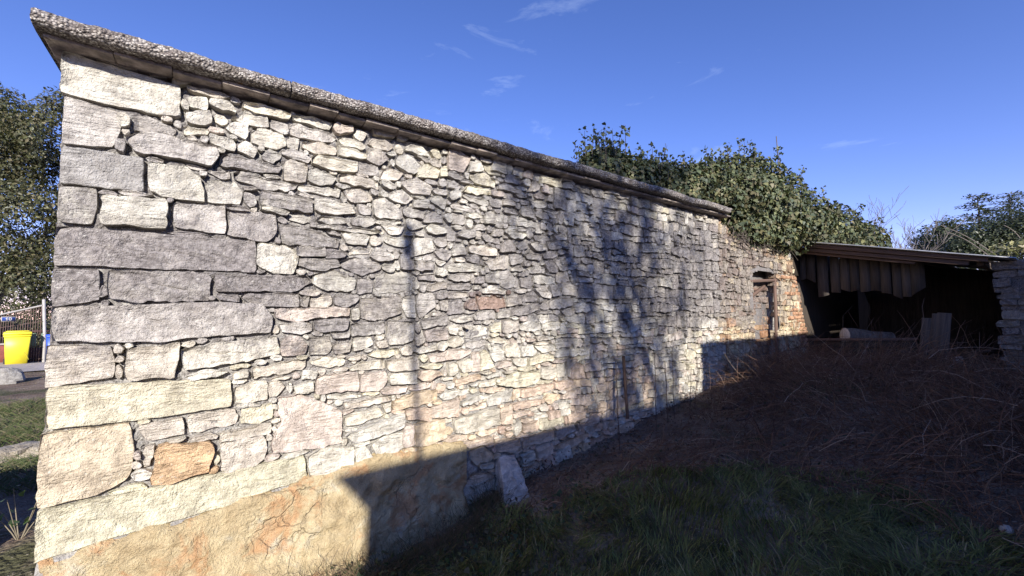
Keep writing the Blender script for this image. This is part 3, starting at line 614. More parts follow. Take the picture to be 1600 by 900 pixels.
for i, s in enumerate(stones):
    sp = special(s['c']); dressed = s['quoin']
    proud = rng.normal(.008, .011) if s['traced'] else rng.normal(.008, .012)
    if dressed: proud = .006 + rng.normal(0, .004)
    seed = int(abs(s['c'][0]*1000) + abs(s['c'][1])*7000) % 99991
    V, F = stone_geo(s['P'], s['size'], seed, proud, .5 if dressed else .12, rough=.55 if dressed else 1.0, quoin=dressed, flat=sp.get('flat', False), step=None if i < 300 else .03, rim=.005 if s['traced'] else .006)
    col = stone_col(V, seed, sp.get('wadd', 0), sp.get('base'))
    if i < 300:
        o = obj('stone', crisp(mesh_np('stone', V, F, col)), M_STONE, wall, (s['c'][0], D, s['c'][1]))
    else: rest.append((V, F, col))
V, F, col = join(rest)
tag(obj('rubble', crisp(mesh_np('rubble', V, F, col)), M_STONE, wall), kind='stuff')
# mortar face between the stones: a rough sheet that comes forward where the gaps are wide
ST = 2; mu = np.arange(0, NU+1, ST); mv = np.arange(0, NV+1, ST)
pad = np.pad(occ & ~blocked, 1); dd = np.zeros((NU, NV)); cur = occ & ~blocked
for it in range(6):
    c2 = cur.copy(); c2[1:] |= cur[:-1]; c2[:-1] |= cur[1:]; c2[:, 1:] |= cur[:, :-1]; c2[:, :-1] |= cur[:, 1:]
    dd += ~c2; cur = c2
u_, v_ = np.meshgrid(U0+mu*RES, V0+mv*RES, indexing='ij'); ci = np.clip(mu, 0, NU-1); cj = np.clip(mv, 0, NV-1)
P3 = np.stack([u_.ravel(), v_.ravel(), 0*u_.ravel()], 1)
gap = dd[np.ix_(ci, cj)].ravel(); yd = D + np.where(gap < 1, .040, .013 - np.minimum(gap, 6)*.0026) + .010*fbm(P3*14, 3, 51, .65) + .006*noise(P3*45, 53)
cu_ = .5*(u_[:-1, :-1]+u_[1:, 1:]); cv_ = .5*(v_[:-1, :-1]+v_[1:, 1:])
keep = (cu_ > -.65) & (cu_ < wall_end(cv_) - .03) & (cv_ < wall_top(cu_) - .01) & ~((cu_ > DOOR[0]-.01) & (cu_ < DOOR[1]+.01) & (cv_ < DOOR[2] + .10*np.sqrt(np.clip(1-((cu_-7.82)/.48)**2, 0, 1))))
I = np.arange(u_.size).reshape(u_.shape); F = np.stack([I[:-1, :-1], I[1:, :-1], I[1:, 1:], I[:-1, 1:]], -1)[keep]
w_ = weather(u_.ravel(), v_.ravel())*.8
obj('mortar', mesh_np('mortar', np.stack([u_.ravel(), yd, v_.ravel()], 1), F, np.concatenate([np.tile([.5, .47, .4], (u_.size, 1)), w_[:, None]], 1)), M_MORTAR, wall)
# the body of the wall behind the face
body = []
def prism(pts, y0, y1):
    n = len(pts); a = np.array([[p[0], y0, p[1]] for p in pts] + [[p[0], y1, p[1]] for p in pts]); i = np.arange(n); j = (i+1) % n
    T = [[0, k, k+1] for k in range(1, n-1)]
    return a, [np.stack([i, j, j+n, i+n], 1), np.array(T), np.array(T)[:, ::-1]+n]
body.append(prism([(-.64, -.5), (7.33, -.5), (7.33, 2.72), (6.9, 2.75), (6.42, 2.95), (6.42, WTOP-.003), (-.64, WTOP-.003)], D+.04, D+.55))
body.append(prism([(7.33, 2.345), (8.31, 2.345), (8.31, 2.74), (7.6, 2.8), (7.33, 2.72)], D+.042, D+.548))
body.append(prism([(8.31, -.2), (9.55, -.2), (9.5, 1.04), (9.22, 1.9), (9.05, 2.3), (8.9, 2.74), (8.31, 2.74)], D+.04, D+.55))
V, F, _ = join(body); obj('core', fixn(mesh_np('core', V, F, np.tile([.5, .47, .4, .2], (len(V), 1)), False)), M_MORTAR, wall)
# footing render
st = .02; pu = np.arange(-.68, 1.86, st); pv = np.arange(-.45, .56, st); a, b2 = np.meshgrid(pu, pv, indexing='ij')
ca, cb = .5*(a[:-1, :-1]+a[1:, 1:]), .5*(b2[:-1, :-1]+b2[1:, 1:])
inn = in_poly(PLASTER, ca + .05*noise(np.stack([ca.ravel()*9, cb.ravel()*9, 0*ca.ravel()], 1), 61).reshape(ca.shape), cb + .035*noise(np.stack([ca.ravel()*9, cb.ravel()*9, 0*ca.ravel()+4], 1), 62).reshape(ca.shape))
P3 = np.stack([a.ravel(), b2.ravel(), 0*a.ravel()], 1)
topz = np.interp(a.ravel(), PL[:, 0], PL[:, 1]); below = np.clip(topz - b2.ravel(), 0, 1)
yy_ = D - .004 + .016*sstep(-.02, .03, fbm(P3*4.3, 4, 161, .6)) + .014*sstep(.08, .12, fbm(P3*7.9+3, 4, 163, .6)) - .05*sstep(0, .16, below) - .16*below*sstep(.1, .6, below) - .05*fbm(P3*5, 5, 63, .6) - .022*fbm(P3*19, 3, 67) + .03*sstep(.1, .35, fbm(P3*3.1, 3, 66))
vi = np.zeros(a.shape); vi[:-1, :-1] += inn; vi[1:, :-1] += inn; vi[:-1, 1:] += inn; vi[1:, 1:] += inn; vi = (vi > 0)*1.0; grown = vi.copy()
for _ in range(3):
    q_ = np.pad(vi, 1, mode='edge'); vi = (q_[:-2, 1:-1]+q_[2:, 1:-1]+q_[1:-1, :-2]+q_[1:-1, 2:]+q_[1:-1, 1:-1])/5
    q_ = np.pad(grown, 1, mode='edge'); grown = np.maximum.reduce([q_[:-2, 1:-1], q_[2:, 1:-1], q_[1:-1, :-2], q_[1:-1, 2:], grown])
yy_ = np.minimum(yy_, D - .022); yy_ = yy_ + .10*(1-sstep(.25, .8, vi.ravel())); inn = (grown[:-1, :-1] > 0) & (ca > -.655)
I = np.arange(a.size).reshape(a.shape)
obj('footing_render', mesh_np('footing_render', np.stack([a.ravel(), yy_, b2.ravel()], 1), np.stack([I[:-1, :-1], I[1:, :-1], I[1:, 1:], I[:-1, 1:]], -1)[inn]), M_PLASTER, wall)
# cornice tiles and coping slabs
zt = WTOP + .004; u = -.72
while u < 6.44:
    w = random.uniform(.19, .27); V, F = bevel_box((u+.0015, D-.105+random.uniform(-.015, .015), zt+random.uniform(0, .005)), (u+w-.0015, D+.58, zt+.026), .003)
    obj('cornice_tile', fixn(mesh_np('cornice_tile', V, F, None, False)), M_TILE, wall, (u+w/2, D, zt)); u += w
def slab(u0, u1, dz):
    n = int((u1-u0)/.014); prof = [(.60, .0), (.3, .0), (.05, .002), (-.05, .0), (-.10, -.004), (-.150, -.003), (-.172, .000), (-.186, .010), (-.192, .022), (-.195, .034), (-.195, .046), (-.192, .058), (-.184, .070), (-.168, .080), (-.14, .087), (-.08, .094), (.02, .10), (.2, .105), (.6, .105), (.6, .0)]
    uu = np.linspace(u0, u1, n); pr = np.array(prof); V = np.array([[uu_, D + q[0], zt + .03 + dz + q[1]] for uu_ in uu for q in pr])
    P3 = V*1.0; V[:, 2] += .010*noise(np.stack([V[:, 0]*1.9, 0*V[:, 0], 0*V[:, 0]], 1), 78); d = .012*fbm(P3*9, 3, 71) - .02*np.maximum(0, fbm(P3*5+7, 3, 79)-.15) + .012*noise(P3*44, 73) + .007*noise(P3*90, 74)
    wt = np.tile(sstep(-.11, -.17, pr[:, 0])*1.0 + (pr[:, 1] > .05)*(pr[:, 0] < .1)*.5, n).clip(0, 1); V[:, 1] -= d*wt; V[:, 2] += .6*d*np.tile(pr[:, 1] > .08, n) + .35*d*(np.tile(pr[:, 1] < .02, n))*np.tile(pr[:, 0] < .0, n)
    k = len(pr); i = np.arange(n-1)[:, None]*k + np.arange(k-1)[None]; F = np.stack([i, i+k, i+k+1, i+1], -1).reshape(-1, 4)
    T = [[a_, a_+1, 0] for a_ in range(1, k-1)]; T = np.array(T); return V, [F, T, T[:, ::-1]+(n-1)*k]
cuts = [-.745, .42, 1.66, 2.95, 4.12, 5.33, 6.34]
for i in range(6):
    V, F = slab(cuts[i]+.004*(i > 0), cuts[i+1]-.004, random.uniform(0, .006)*(i > 0))
    o = obj('coping_slab', fixn(mesh_np('coping_slab', V, F)), M_COPING, wall, (.5*(cuts[i]+cuts[i+1]), D, zt+.03))
# walled-up doorway: timber frame and rough infill
def beam(name, p0, p1, w, h, mat, parent, b=.008, label=None):
    p0, p1 = np.array(p0, float), np.array(p1, float); L = np.linalg.norm(p1-p0); up = (0, 1, 0) if abs((p1-p0)[2]) > .8*L else (0, 0, 1)
    V, F = bevel_box((0, -w/2, -h/2), (L, w/2, h/2), b); V = np.concatenate([V])
    Mx = frame(p0, p1-p0, up); me = fixn(mesh_np(name, V, F, None, False)); o = obj(name, me, mat, parent)
    Mw = Matrix(Mx.tolist()); pw = Vector((0, 0, 0)); p = parent
    while p is not None: pw = pw + p.location; p = p.parent
    Mw.translation = Mw.translation - pw; o.matrix_basis = Mw
    return o
M_BEAM = wood_material('reddish_timber', (.09, .055, .042), (.22, .14, .105), 0)
M_BEAMG = wood_material('grey_timber', (.045, .036, .03), (.13, .105, .085), 0)
dfr = bpy.data.objects.new('door_frame', None); C.objects.link(dfr); dfr.parent = wall; dfr.location = Vector((7.82, D+.08, .7)) - Vector(base_w)
beam('post', (8.22, D+.03, .35), (8.26, D+.02, 2.19), .05, .045, M_BEAM, dfr); beam('lintel', (7.30, D+.05, 2.10), (8.36, D+.05, 2.16), .09, .05, M_BEAM, dfr)
beam('brace', (7.40, D+.13, 1.80), (8.05, D+.11, 2.04), .05, .06, M_BEAM, dfr); beam('brace', (7.42, D+.16, 1.97), (8.2, D+.14, 2.0), .04, .05, M_BEAM, dfr)
inf = []; v = .25
while v < 2.10:
    h = random.uniform(.07, .15); u = 7.30
    while u < 8.34:
        w = random.uniform(.09, .26); e = min(u+w, 8.36)
        if e-u > .05 and not (7.36 < u < 7.62 and 1.05 < v < 1.35):
            g = .008; P = np.array([(u+g, v+g), (e-g, v+g+random.uniform(-.01, .02)), (e-g, v+h-g), (u+(e-u)*.5, v+h-g+random.uniform(-.02, .005)), (u+g, v+h-g)])
            V, F = stone_geo(P, max(w, h), int(u*999+v*777), random.uniform(-.05, .03), .12); V[:, 1] += .15 - .06*(v < .8); o = obj('stone', mesh_np('stone', V, F, stone_col(V, int(u*999+v*777), .15, (.42, .32, .25))), M_STONE, wall, (u, D+.2, v))
        u += w
    v += h
V, F = box((7.3, D+.19, -.2), (8.35, D+.5, 2.5)); obj('infill_backing', mesh_np('infill_backing', V, F, np.tile([.3, .25, .2, .8], (8, 1)), False), M_MORTAR, wall)
# red bricks toothed into the ragged end
M_BRICK = plain('old_brick', (.44, .25, .15), .95, .35, 14, .8)
v = .92; kk = 0
while v < 2.25:
    e = float(wall_end(v+.03)); w = .22 if kk % 2 else .12
    for e_ in ([e] if random.random() < .35 else [e, e-w-.012] if random.random() < .6 else [e, e-w-.012, e-2*w-.02])[1:]:
        V, F = bevel_box((e_-.2+random.uniform(-.02, .02), D-.02+random.uniform(-.012, .012), v+random.uniform(-.008, .008)), (e_, D+.2, v+.06), .008); V += rng.uniform(-.007, .007, V.shape); obj('brick', fixn(mesh_np('brick', V, F, None, False)), M_BRICK, wall, (e_-.1, D, v))
    V, F = bevel_box((e-w+random.uniform(-.02, .02), D-.012+random.uniform(-.01, .012), v), (e+random.uniform(-.015, .03), D+.22, v+.062), .008); V += rng.uniform(-.006, .006, V.shape)
    obj('brick', fixn(mesh_np('brick', V, F, None, False)), M_BRICK, wall, (e-w/2, D, v)); v += .075; kk += 1

# ------------------------------------------------------------------ what throws the shade: the house behind the camera, its mast, the bare trees beyond it
def caster(u, z, dy): return np.array([u - SHIFT*dy, D - dy, z + SLOPE*dy])
M_HOUSE = plain('house_render', (.74, .62, .50), .95, .04, 3, .2); M_RTILE = plain('roof_tile', (.32, .16, .10), .9, .3, 6, .5)  # house render picked pale and warm to bounce light into the shaded yard
DY = 6.8
c1, c2, c3 = caster(.78, .45, DY), caster(1.01, .16, DY), caster(5.67, 1.17, DY)
house = thing('neighbour_house', (c2[0]+2, -6, 0), 'low rendered house behind the viewer whose eaves shade the yard', 'house')
body = [prism([(c2[0], c2[2]), (c2[0], -.6), (14, -.6), (14, c1[2]-.02), (c1[0]+.02, c1[2]-.02)], D-DY-5, D-DY), prism([(c3[0], c1[2]-.02), (14, c1[2]-.02), (14, c3[2]-.1), (c3[0], c3[2]-.1)], D-DY-5, D-DY-.002)]
V, F, _ = join(body); obj('walls', fixn(mesh_np('walls', V, F, None, False)), M_HOUSE, house)
V, F = box((c1[0], D-DY-5.1, c1[2]-.018), (c3[0]-.004, D-DY, c1[2])); obj('roof', mesh_np('roof', V, F, None, False), M_RTILE, house)
V, F = box((c3[0]-.002, D-DY-5.1, c3[2]-.098), (14.1, D-DY+.002, c3[2])); obj('roof', mesh_np('roof', V, F, None, False), M_RTILE, house)
V, F = box((c1[0]+1.5, D-DY-.001, .5), (c1[0]+2.6, D-DY+.03, 2.0)); obj('window', mesh_np('window', V, F, None, False), plain('window_pane', (.05, .06, .07), .1), house)
p0, p1 = caster(1.44, .50, 7.6), caster(1.31, 2.34, 7.6); p0[2] = c1[2] - .05
mast = thing('roof_mast', (p0[0], p0[1], p0[2]), 'thin leaning mast with a small cowl on the roof behind the viewer', 'mast')
t_ = np.linspace(0, 1, 5)[:, None]; V, F = tubes((p0*(1-t_)+p1*t_)[None], np.full((1, 5), .028), 8); obj('pole', mesh_np('pole', V, F), plain('mast_metal', (.3, .3, .3), .5, metal=.8), mast)
V, F = tubes(np.array([[p1+[0, 0, -.28], p1+[0, 0, -.26], p1+[0, 0, -.05], p1+[0, 0, .02]]]), np.array([[.03, .055, .055, .02]]), 10); obj('cowl', mesh_np('cowl', V, F), M_TILE, mast)
def bare_tree(base, height, r0, seed, spread=.55, levels=4, kids=(4, 5, 4, 4), lean=(0, 0), upr=.25, decay=.56):
    g = random.Random(seed); segs = []
    def grow(p, d, L, r, lev):
        pts = [np.array(p, float)]; dd_ = np.array(d, float)
        for i in range(6):
            dd_ = dd_ + np.array([g.gauss(0, .11), g.gauss(0, .11), g.gauss(0, .07) + (upr*.15 if lev else 0)]); dd_ /= np.linalg.norm(dd_); pts.append(pts[-1] + dd_*L/6)
        segs.append((np.array(pts), np.linspace(r, r*.42, 7)))
        if lev >= levels: return
        for j in range(kids[min(lev, len(kids)-1)]):
            t = g.uniform(.35, 1.0) if j else 1.0; k = min(6, int(t*6)); q = pts[k]; az = g.uniform(0, 2*math.pi)
            side = np.array([math.cos(az), math.sin(az), g.uniform(-.1, .5)]); nd = dd_*(1-spread) + side*spread; nd[2] += upr; nd /= np.linalg.norm(nd)
            grow(q, nd, L*g.uniform(decay*.8, decay*1.15), r*(1-.58*t)*g.uniform(.55, .8) if j else r*.42, lev+1)
    grow(base, np.array([lean[0], lean[1], 1.0]), height*.42, r0, 0)
    P = np.array([s_[0] for s_ in segs]); Rr = np.array([s_[1] for s_ in segs]); return P, Rr
def put_bare(name, base, h, r, seed, label, group=None, rmin=.0, **kw):
    t = thing(name, base, label, 'tree', group); P, Rr = bare_tree(base, h, r, seed, **kw); Rr = np.maximum(Rr, rmin)
    V, F = tubes(P[:1], Rr[:1], 9); obj('trunk', mesh_np('trunk', V, F), M_BARE, t)
    V, F = tubes(P[1:], Rr[1:], 4); obj('crown', mesh_np('crown', V, F), M_BARE, t); return t
for u_t, dy, h, r, sd, ln in [(5.4, 15, 15.5, .14, 3, (-.42, .0)), (7.0, 17, 17.5, .16, 8, (-.42, .0)), (8.3, 16, 16.5, .14, 12, (-.38, 0))]:
    x, y = u_t - SHIFT*dy, D - dy
    put_bare('bare_tree', (x, y, float(gz(x, y))), h, r, sd, ['bare tree behind the viewer, leaning over the house roof', 'tallest bare tree standing behind the house at the viewer\'s back', 'slender bare tree nearest the back of the viewer\'s house'][[3, 8, 12].index(sd)], 'bare trees behind the viewer', lean=ln, rmin=.018, levels=4, kids=(5, 4, 4, 2))

# ------------------------------------------------------------------ the shed at the end of the yard
XS = 9.6
A, B = hit_x(1243, 379, 9.35), hit_x(1594, 404, 9.1)
slope_v = (B - A)/(B[1]-A[1]); slope_v = np.array([0, 1, slope_v[2]])
def roof_z(y): return A[2] + (y-A[1])*slope_v[2]
shed = thing('shed', (11, 1.9, .7), 'dark lean-to shed with a sheet roof and ragged hanging boards', 'shed')
M_SHEET = plain('dull_metal_sheet', (.42, .42, .42), .55, .2, 5, .3, .6)
def corr(x0, x1, y0, y1, dz):
    nx = 60; xs = np.linspace(x0, x1, nx); ys = np.linspace(y0, y1, 12); V = []
    for th in (0, .006):
        for x in xs:
            for y in ys: V.append([x, y, roof_z(y) + dz + th + .016*math.sin((x-x0)*2*math.pi/.13)*.8 + .006*math.sin(y*2.1+x)])
    V = np.array(V); I = np.arange(nx*12).reshape(nx, 12); q = np.stack([I[:-1, :-1], I[1:, :-1], I[1:, 1:], I[:-1, 1:]], -1).reshape(-1, 4); n_ = nx*12
    edge = []
    for a_, b_ in ((I[0], 1), (I[-1], 1), (I[:, 0], 1), (I[:, -1], 1)): edge.append(np.stack([a_[:-1], a_[1:], a_[1:]+n_, a_[:-1]+n_], 1))
    return V, np.concatenate([q[:, ::-1], q+n_] + edge)
yl, yr = A[1]+.02, B[1]
for i in range(5):
    x0 = 9.12 + i*.86; V, F = corr(x0, x0+.92, yr + (.25 if i == 1 else 0) + random.uniform(-.05, .1), yl, .012*(i % 2) + .005)
    obj('roof_sheet', fixn(mesh_np('roof_sheet', V, F)), M_SHEET, shed, (x0+.4, 1.7, roof_z(1.7)))
for (x, dz, h, y0, y1) in [(9.22, -.045, .07, yr+.3, yl-.03), (9.28, -.12, .075, yr+.5, yl-.03), (9.36, -.185, .05, yr+1.1, yl-.05)]:
    beam('fascia', (x, y1, roof_z(y1)+dz), (x, y0, roof_z(y0)+dz), .045, h, M_BEAM, shed)
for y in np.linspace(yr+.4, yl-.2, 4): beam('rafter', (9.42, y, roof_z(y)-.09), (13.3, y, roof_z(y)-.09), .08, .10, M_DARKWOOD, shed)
BD = []
for (xa, xb, ya, yb, nb) in [(1246, 1275, 438, 441, 2), (1279, 1296, 466, 462, 1), (1299, 1344, 455, 457, 3), (1345, 1394, 459, 461, 3), (1396, 1425, 467, 462, 2), (1425, 1447, 462, 455, 1)]:
    e_ = np.linspace(xa, xb, nb+1)
    for k_ in range(nb): BD.append((e_[k_], e_[k_+1]-.6, ya+(yb-ya)*k_/nb+random.uniform(-6, 2), ya+(yb-ya)*(k_+1)/nb+random.uniform(-6, 3)))
for (xa, xb, ya, yb) in BD:
    xq = 9.72 + random.uniform(-.02, .03); a_, b_ = hit_x(xa, ya, xq), hit_x(xb, yb, xq); zt_a, zt_b = roof_z(a_[1])-.10, roof_z(b_[1])-.10; m_ = .5*(a_+b_); m_[2] += random.uniform(-.012, .012)
    tw = random.uniform(-.006, .006); pts = np.array([[a_[1], a_[2]], [m_[1], m_[2]], [b_[1], b_[2]], [b_[1], zt_b], [a_[1], zt_a]]); V = np.array([[xq+dx+(tw if q_ < 3 else 0), p_[0], p_[1]] for dx in (0, .025) for q_, p_ in enumerate(pts)])
    i_ = np.arange(5); j_ = (i_+1) % 5; obj('board', fixn(mesh_np('board', V, [np.stack([i_, j_, j_+5, i_+5], 1), np.array([[4, 3, 2, 1, 0]]), np.array([[5, 6, 7, 8, 9]])], None, False)), M_OLDWOOD, shed, (xq, a_[1], a_[2]))
a_, b_ = hit_x(1250, 531, 9.56), hit_x(1434, 530, 9.56)
beam('front_rail', a_, b_, .06, .05, M_BEAM, shed)
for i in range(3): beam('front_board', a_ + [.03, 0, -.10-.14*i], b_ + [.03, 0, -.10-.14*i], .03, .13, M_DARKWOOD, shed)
beam('post', (9.58, a_[1]-.02, .5), (9.58, a_[1]-.02, a_[2]+.35), .06, .06, M_BEAM, shed)
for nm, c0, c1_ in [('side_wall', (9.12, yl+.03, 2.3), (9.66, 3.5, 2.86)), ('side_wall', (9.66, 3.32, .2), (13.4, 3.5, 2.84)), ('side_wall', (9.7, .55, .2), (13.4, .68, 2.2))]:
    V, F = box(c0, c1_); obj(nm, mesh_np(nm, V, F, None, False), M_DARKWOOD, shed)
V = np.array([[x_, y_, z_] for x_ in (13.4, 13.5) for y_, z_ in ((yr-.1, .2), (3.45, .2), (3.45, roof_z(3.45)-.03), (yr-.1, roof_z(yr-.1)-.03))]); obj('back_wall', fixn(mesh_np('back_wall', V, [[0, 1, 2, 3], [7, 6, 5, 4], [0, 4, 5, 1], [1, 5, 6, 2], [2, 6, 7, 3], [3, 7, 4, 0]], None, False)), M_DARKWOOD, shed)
# the pale-ended log lying across the rail inside
la, lb = hit_x(1320, 524, 9.75), hit_x(1392, 529, 10.35); t_ = np.linspace(0, 1, 7)[:, None]; ax_ = la*(1-t_)+lb*t_; ax_[:, 2] += .01*np.sin(np.arange(7)*1.3)
log = thing('log', la, 'sawn log with a pale round end lying on the shed rail', 'log')
V, F = tubes(ax_[None], np.linspace(.145, .115, 7)[None], 14); V += .006*fbm(V*9, 3, 81)[:, None]; obj('trunk', mesh_np('trunk', V, F), bark_material('pale_bark', (.11, .09, .075), (.28, .245, .21)), log)
dirn = (lb-la)/np.linalg.norm(lb-la); V, F = tubes(np.array([[la-dirn*.012, la-dirn*.010, la-dirn*.002, la]]), np.array([[.002, .13, .142, .144]]), 14); obj('cut_end', mesh_np('cut_end', V, F), plain('sawn_wood', (.62, .56, .46), .8, .12, 20, .3), log)
for i, (xa, ya, xb, yb, w, lab) in enumerate([(1449, 497, 1442, 553, .13, 'short grey plank leaning at the shed front, leftmost of three'), (1463, 490, 1456, 560, .10, 'narrow pale-edged plank leaning at the shed front, middle of three'), (1476, 489, 1468, 558, .16, 'wide weathered plank leaning at the shed front, rightmost of three')]):
    a_, b_ = hit_x(xb, yb, 9.38), hit_x(xa, ya, 9.52); a_[2] = float(gz(a_[0], a_[1])) - .02
    V, F = bevel_box((0, -w/2, -.014), (np.linalg.norm(b_-a_), w/2, .014), .004); V[:, 1] += .004*np.sin(V[:, 0]*9+i); o = obj('plank', fixn(mesh_np('plank', V, F, None, False)), M_BEAMG)
    o.matrix_basis = Matrix(frame(a_, b_-a_, (1, 0, .2)).tolist()); tag(o, lab, 'plank', 'planks leaning at the shed')
# the rubble wall on the right
rw = thing('rubble_wall', (9.6, -.8, .8), 'dark rubble wall in shade at the right edge beside the shed', 'wall')
v = .45; rnd = random.Random(5)
while v < 2.22:
    h = rnd.choice([.07, .09, .11, .14]); u = -.70 + rnd.uniform(-.05, .05)
    while u < 2.4:
        w = h*rnd.uniform(1.2, 3.4); g = .007
        P = np.array([(u+g, v+g), (u+w*.5, v+g+rnd.uniform(-.008, .008)), (u+w-g, v+g+rnd.uniform(-.01, .01)), (u+w-g, v+h-g), (u+w*.5, v+h-g+rnd.uniform(-.012, .006)), (u+g, v+h-g+rnd.uniform(-.015, .005))])
        V, F = stone_geo(P, max(w, h), int(u*911+v*531+4000), rnd.gauss(.012, .022), .15); V2 = np.stack([9.42 + (V[:, 1]-D), -V[:, 0], V[:, 2]], 1)
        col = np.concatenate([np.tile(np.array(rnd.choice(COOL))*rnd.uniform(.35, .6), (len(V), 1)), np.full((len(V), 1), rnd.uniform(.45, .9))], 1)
        obj('stone', crisp(mesh_np('stone', V2, F, col)), M_STONE, rw, (9.42, -u, v)); u += w
    v += h
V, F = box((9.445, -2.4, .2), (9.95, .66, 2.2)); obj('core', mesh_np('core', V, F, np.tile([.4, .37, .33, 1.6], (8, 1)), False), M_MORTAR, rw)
# low wall added unseen left of the frame, to shade the ground beside the corner
gw = thing('added_shade_wall', (-1.9, 3.56, .2), 'added low wall, unseen beyond the left edge, that shades the ground by the corner', 'wall')
V, F = bevel_box((-3.7, 3.42, -.1), (-1.06, 3.70, 1.02), .03); obj('core', fixn(mesh_np('core', V, F, np.tile([.45, .42, .36, .4], (len(V), 1)), False)), M_MORTAR, gw)
for u in np.arange(-3.76, -1.2, .3): V, F = bevel_box((u+.01, 3.40, 1.03), (u+.29, 3.72, 1.09), .02); obj('coping_stone', fixn(mesh_np('coping_stone', V, F, np.tile([.5, .47, .42, .4], (len(V), 1)), False)), M_STONE, gw, (u+.15, 3, 1.05))

def lump(c, rx, ry, rz, seed, M=None, nu=14, nv=9):
    th = np.linspace(0, 2*math.pi, nu, endpoint=False); ph = np.linspace(.06, math.pi-.06, nv); d = np.array([[math.sin(p)*math.cos(t), math.sin(p)*math.sin(t), math.cos(p)] for p in ph for t in th])
    d = np.sign(d)*np.abs(d)**.75; d = d*(1 + .34*noise(d*1.3+seed*3.1, 83) + .16*noise(d*3.7+seed*1.3, 85))[:, None]*[rx, ry, rz]
    if M is not None: d = d @ np.array(M).T
    V = d + c; i = np.arange(nv-1)[:, None]*nu + np.arange(nu)[None]; j = np.arange(nv-1)[:, None]*nu + (np.arange(nu)[None]+1) % nu
    return V, [np.stack([i, i+nu, j+nu, j], -1).reshape(-1, 4), np.arange(nu)[None, :], np.arange((nv-1)*nu, nv*nu)[None, ::-1]]
# ------------------------------------------------------------------ the stone leaning on the foot of the wall, stakes and stalks
t0_, b0_ = hit_y(795, 708, D-.10), hit_y(813, 792, D-.34)
ls = np.array([[-.12, .0], [-.10, -.0], [.10, .0], [.125, .06], [.10, .25], [.08, .40], [.045, .47], [-.06, .49], [-.095, .47], [-.105, .3], [-.125, .1]]); L_ = np.linalg.norm(t0_-b0_)+.10; ls = ls*np.array([1.0, L_/.49])
V, F = stone_geo(ls, .45, 4242, 0, .16, rough=1.1, step=.018); V[:, 1] -= D
tb = (t0_-b0_)/np.linalg.norm(t0_-b0_); xa = np.array([.97, -.22, 0]); xa -= tb*np.dot(xa, tb); xa /= np.linalg.norm(xa); ya = np.cross(tb, xa)
W_ = (b0_ - tb*.10) + V[:, :1]*xa + V[:, 1:2]*ya + V[:, 2:3]*tb
o = obj('standing_stone', crisp(mesh_np('standing_stone', W_, F, np.concatenate([np.tile([.56, .53, .50], (len(V), 1)), np.full((len(V), 1), .1)], 1))), M_STONE, None, tuple(b0_))
tag(o, 'single grey block of stone leaning against the foot of the wall in the grass', 'stone')
M_STAKE = plain('rusty_stake', (.09, .055, .04), .9, .3, 20, .4)
a_, b_ = hit_y(980, 632, D-.30), hit_y(974, 556, D-.22); P = np.linspace(a_+[0, 0, -.15], b_, 5); V, F = tubes(P[None], np.full((1, 5), .017), 7)
cap = np.array([[list(range(4*7, 5*7))]]).reshape(1, 7)
tag(obj('stake', mesh_np('stake', V, [F, cap]), M_STAKE, None, tuple(a_)), 'dark thick stake standing upright before the wall, above the brush', 'stake')
for i, (xb, yb, xt, yt, r) in enumerate([(966, 625, 962, 565, .007), (1024, 630, 1023, 550, .006), (1042, 612, 1039, 566, .007), (1052, 606, 1050, 552, .005), (1076, 600, 1080, 575, .006), (1084, 600, 1090, 578, .006), (1110, 588, 1108, 568, .005)]):
    a_, b_ = hit_y(xb, yb, D-.28), hit_y(xt, yt, D-.2); a_[2] = float(gz(a_[0], a_[1])); P = np.linspace(a_, b_, 6); P[1:-1, 0] += np.array([.006, -.008, .01, -.004]); V, F = tubes(P[None], np.linspace(r, r*.5, 6)[None], 5)
    tag(obj('dry_stalk', mesh_np('dry_stalk', V, F), M_STAKE, None, tuple(a_)), ['crooked dry stalk just left of the thick stake', 'tall straight dry stalk first to the right of the thick stake', 'short thicker dry stalk between two tall stalks', 'tall thin dry stalk right of the short thicker one', 'low dry stalk leaning right, left of a similar pair', 'low dry stalk leaning right, right of a similar pair', 'rightmost dry stalk, standing near the edge of the tall shadow'][i], 'stalk', 'dry stalks before the wall')

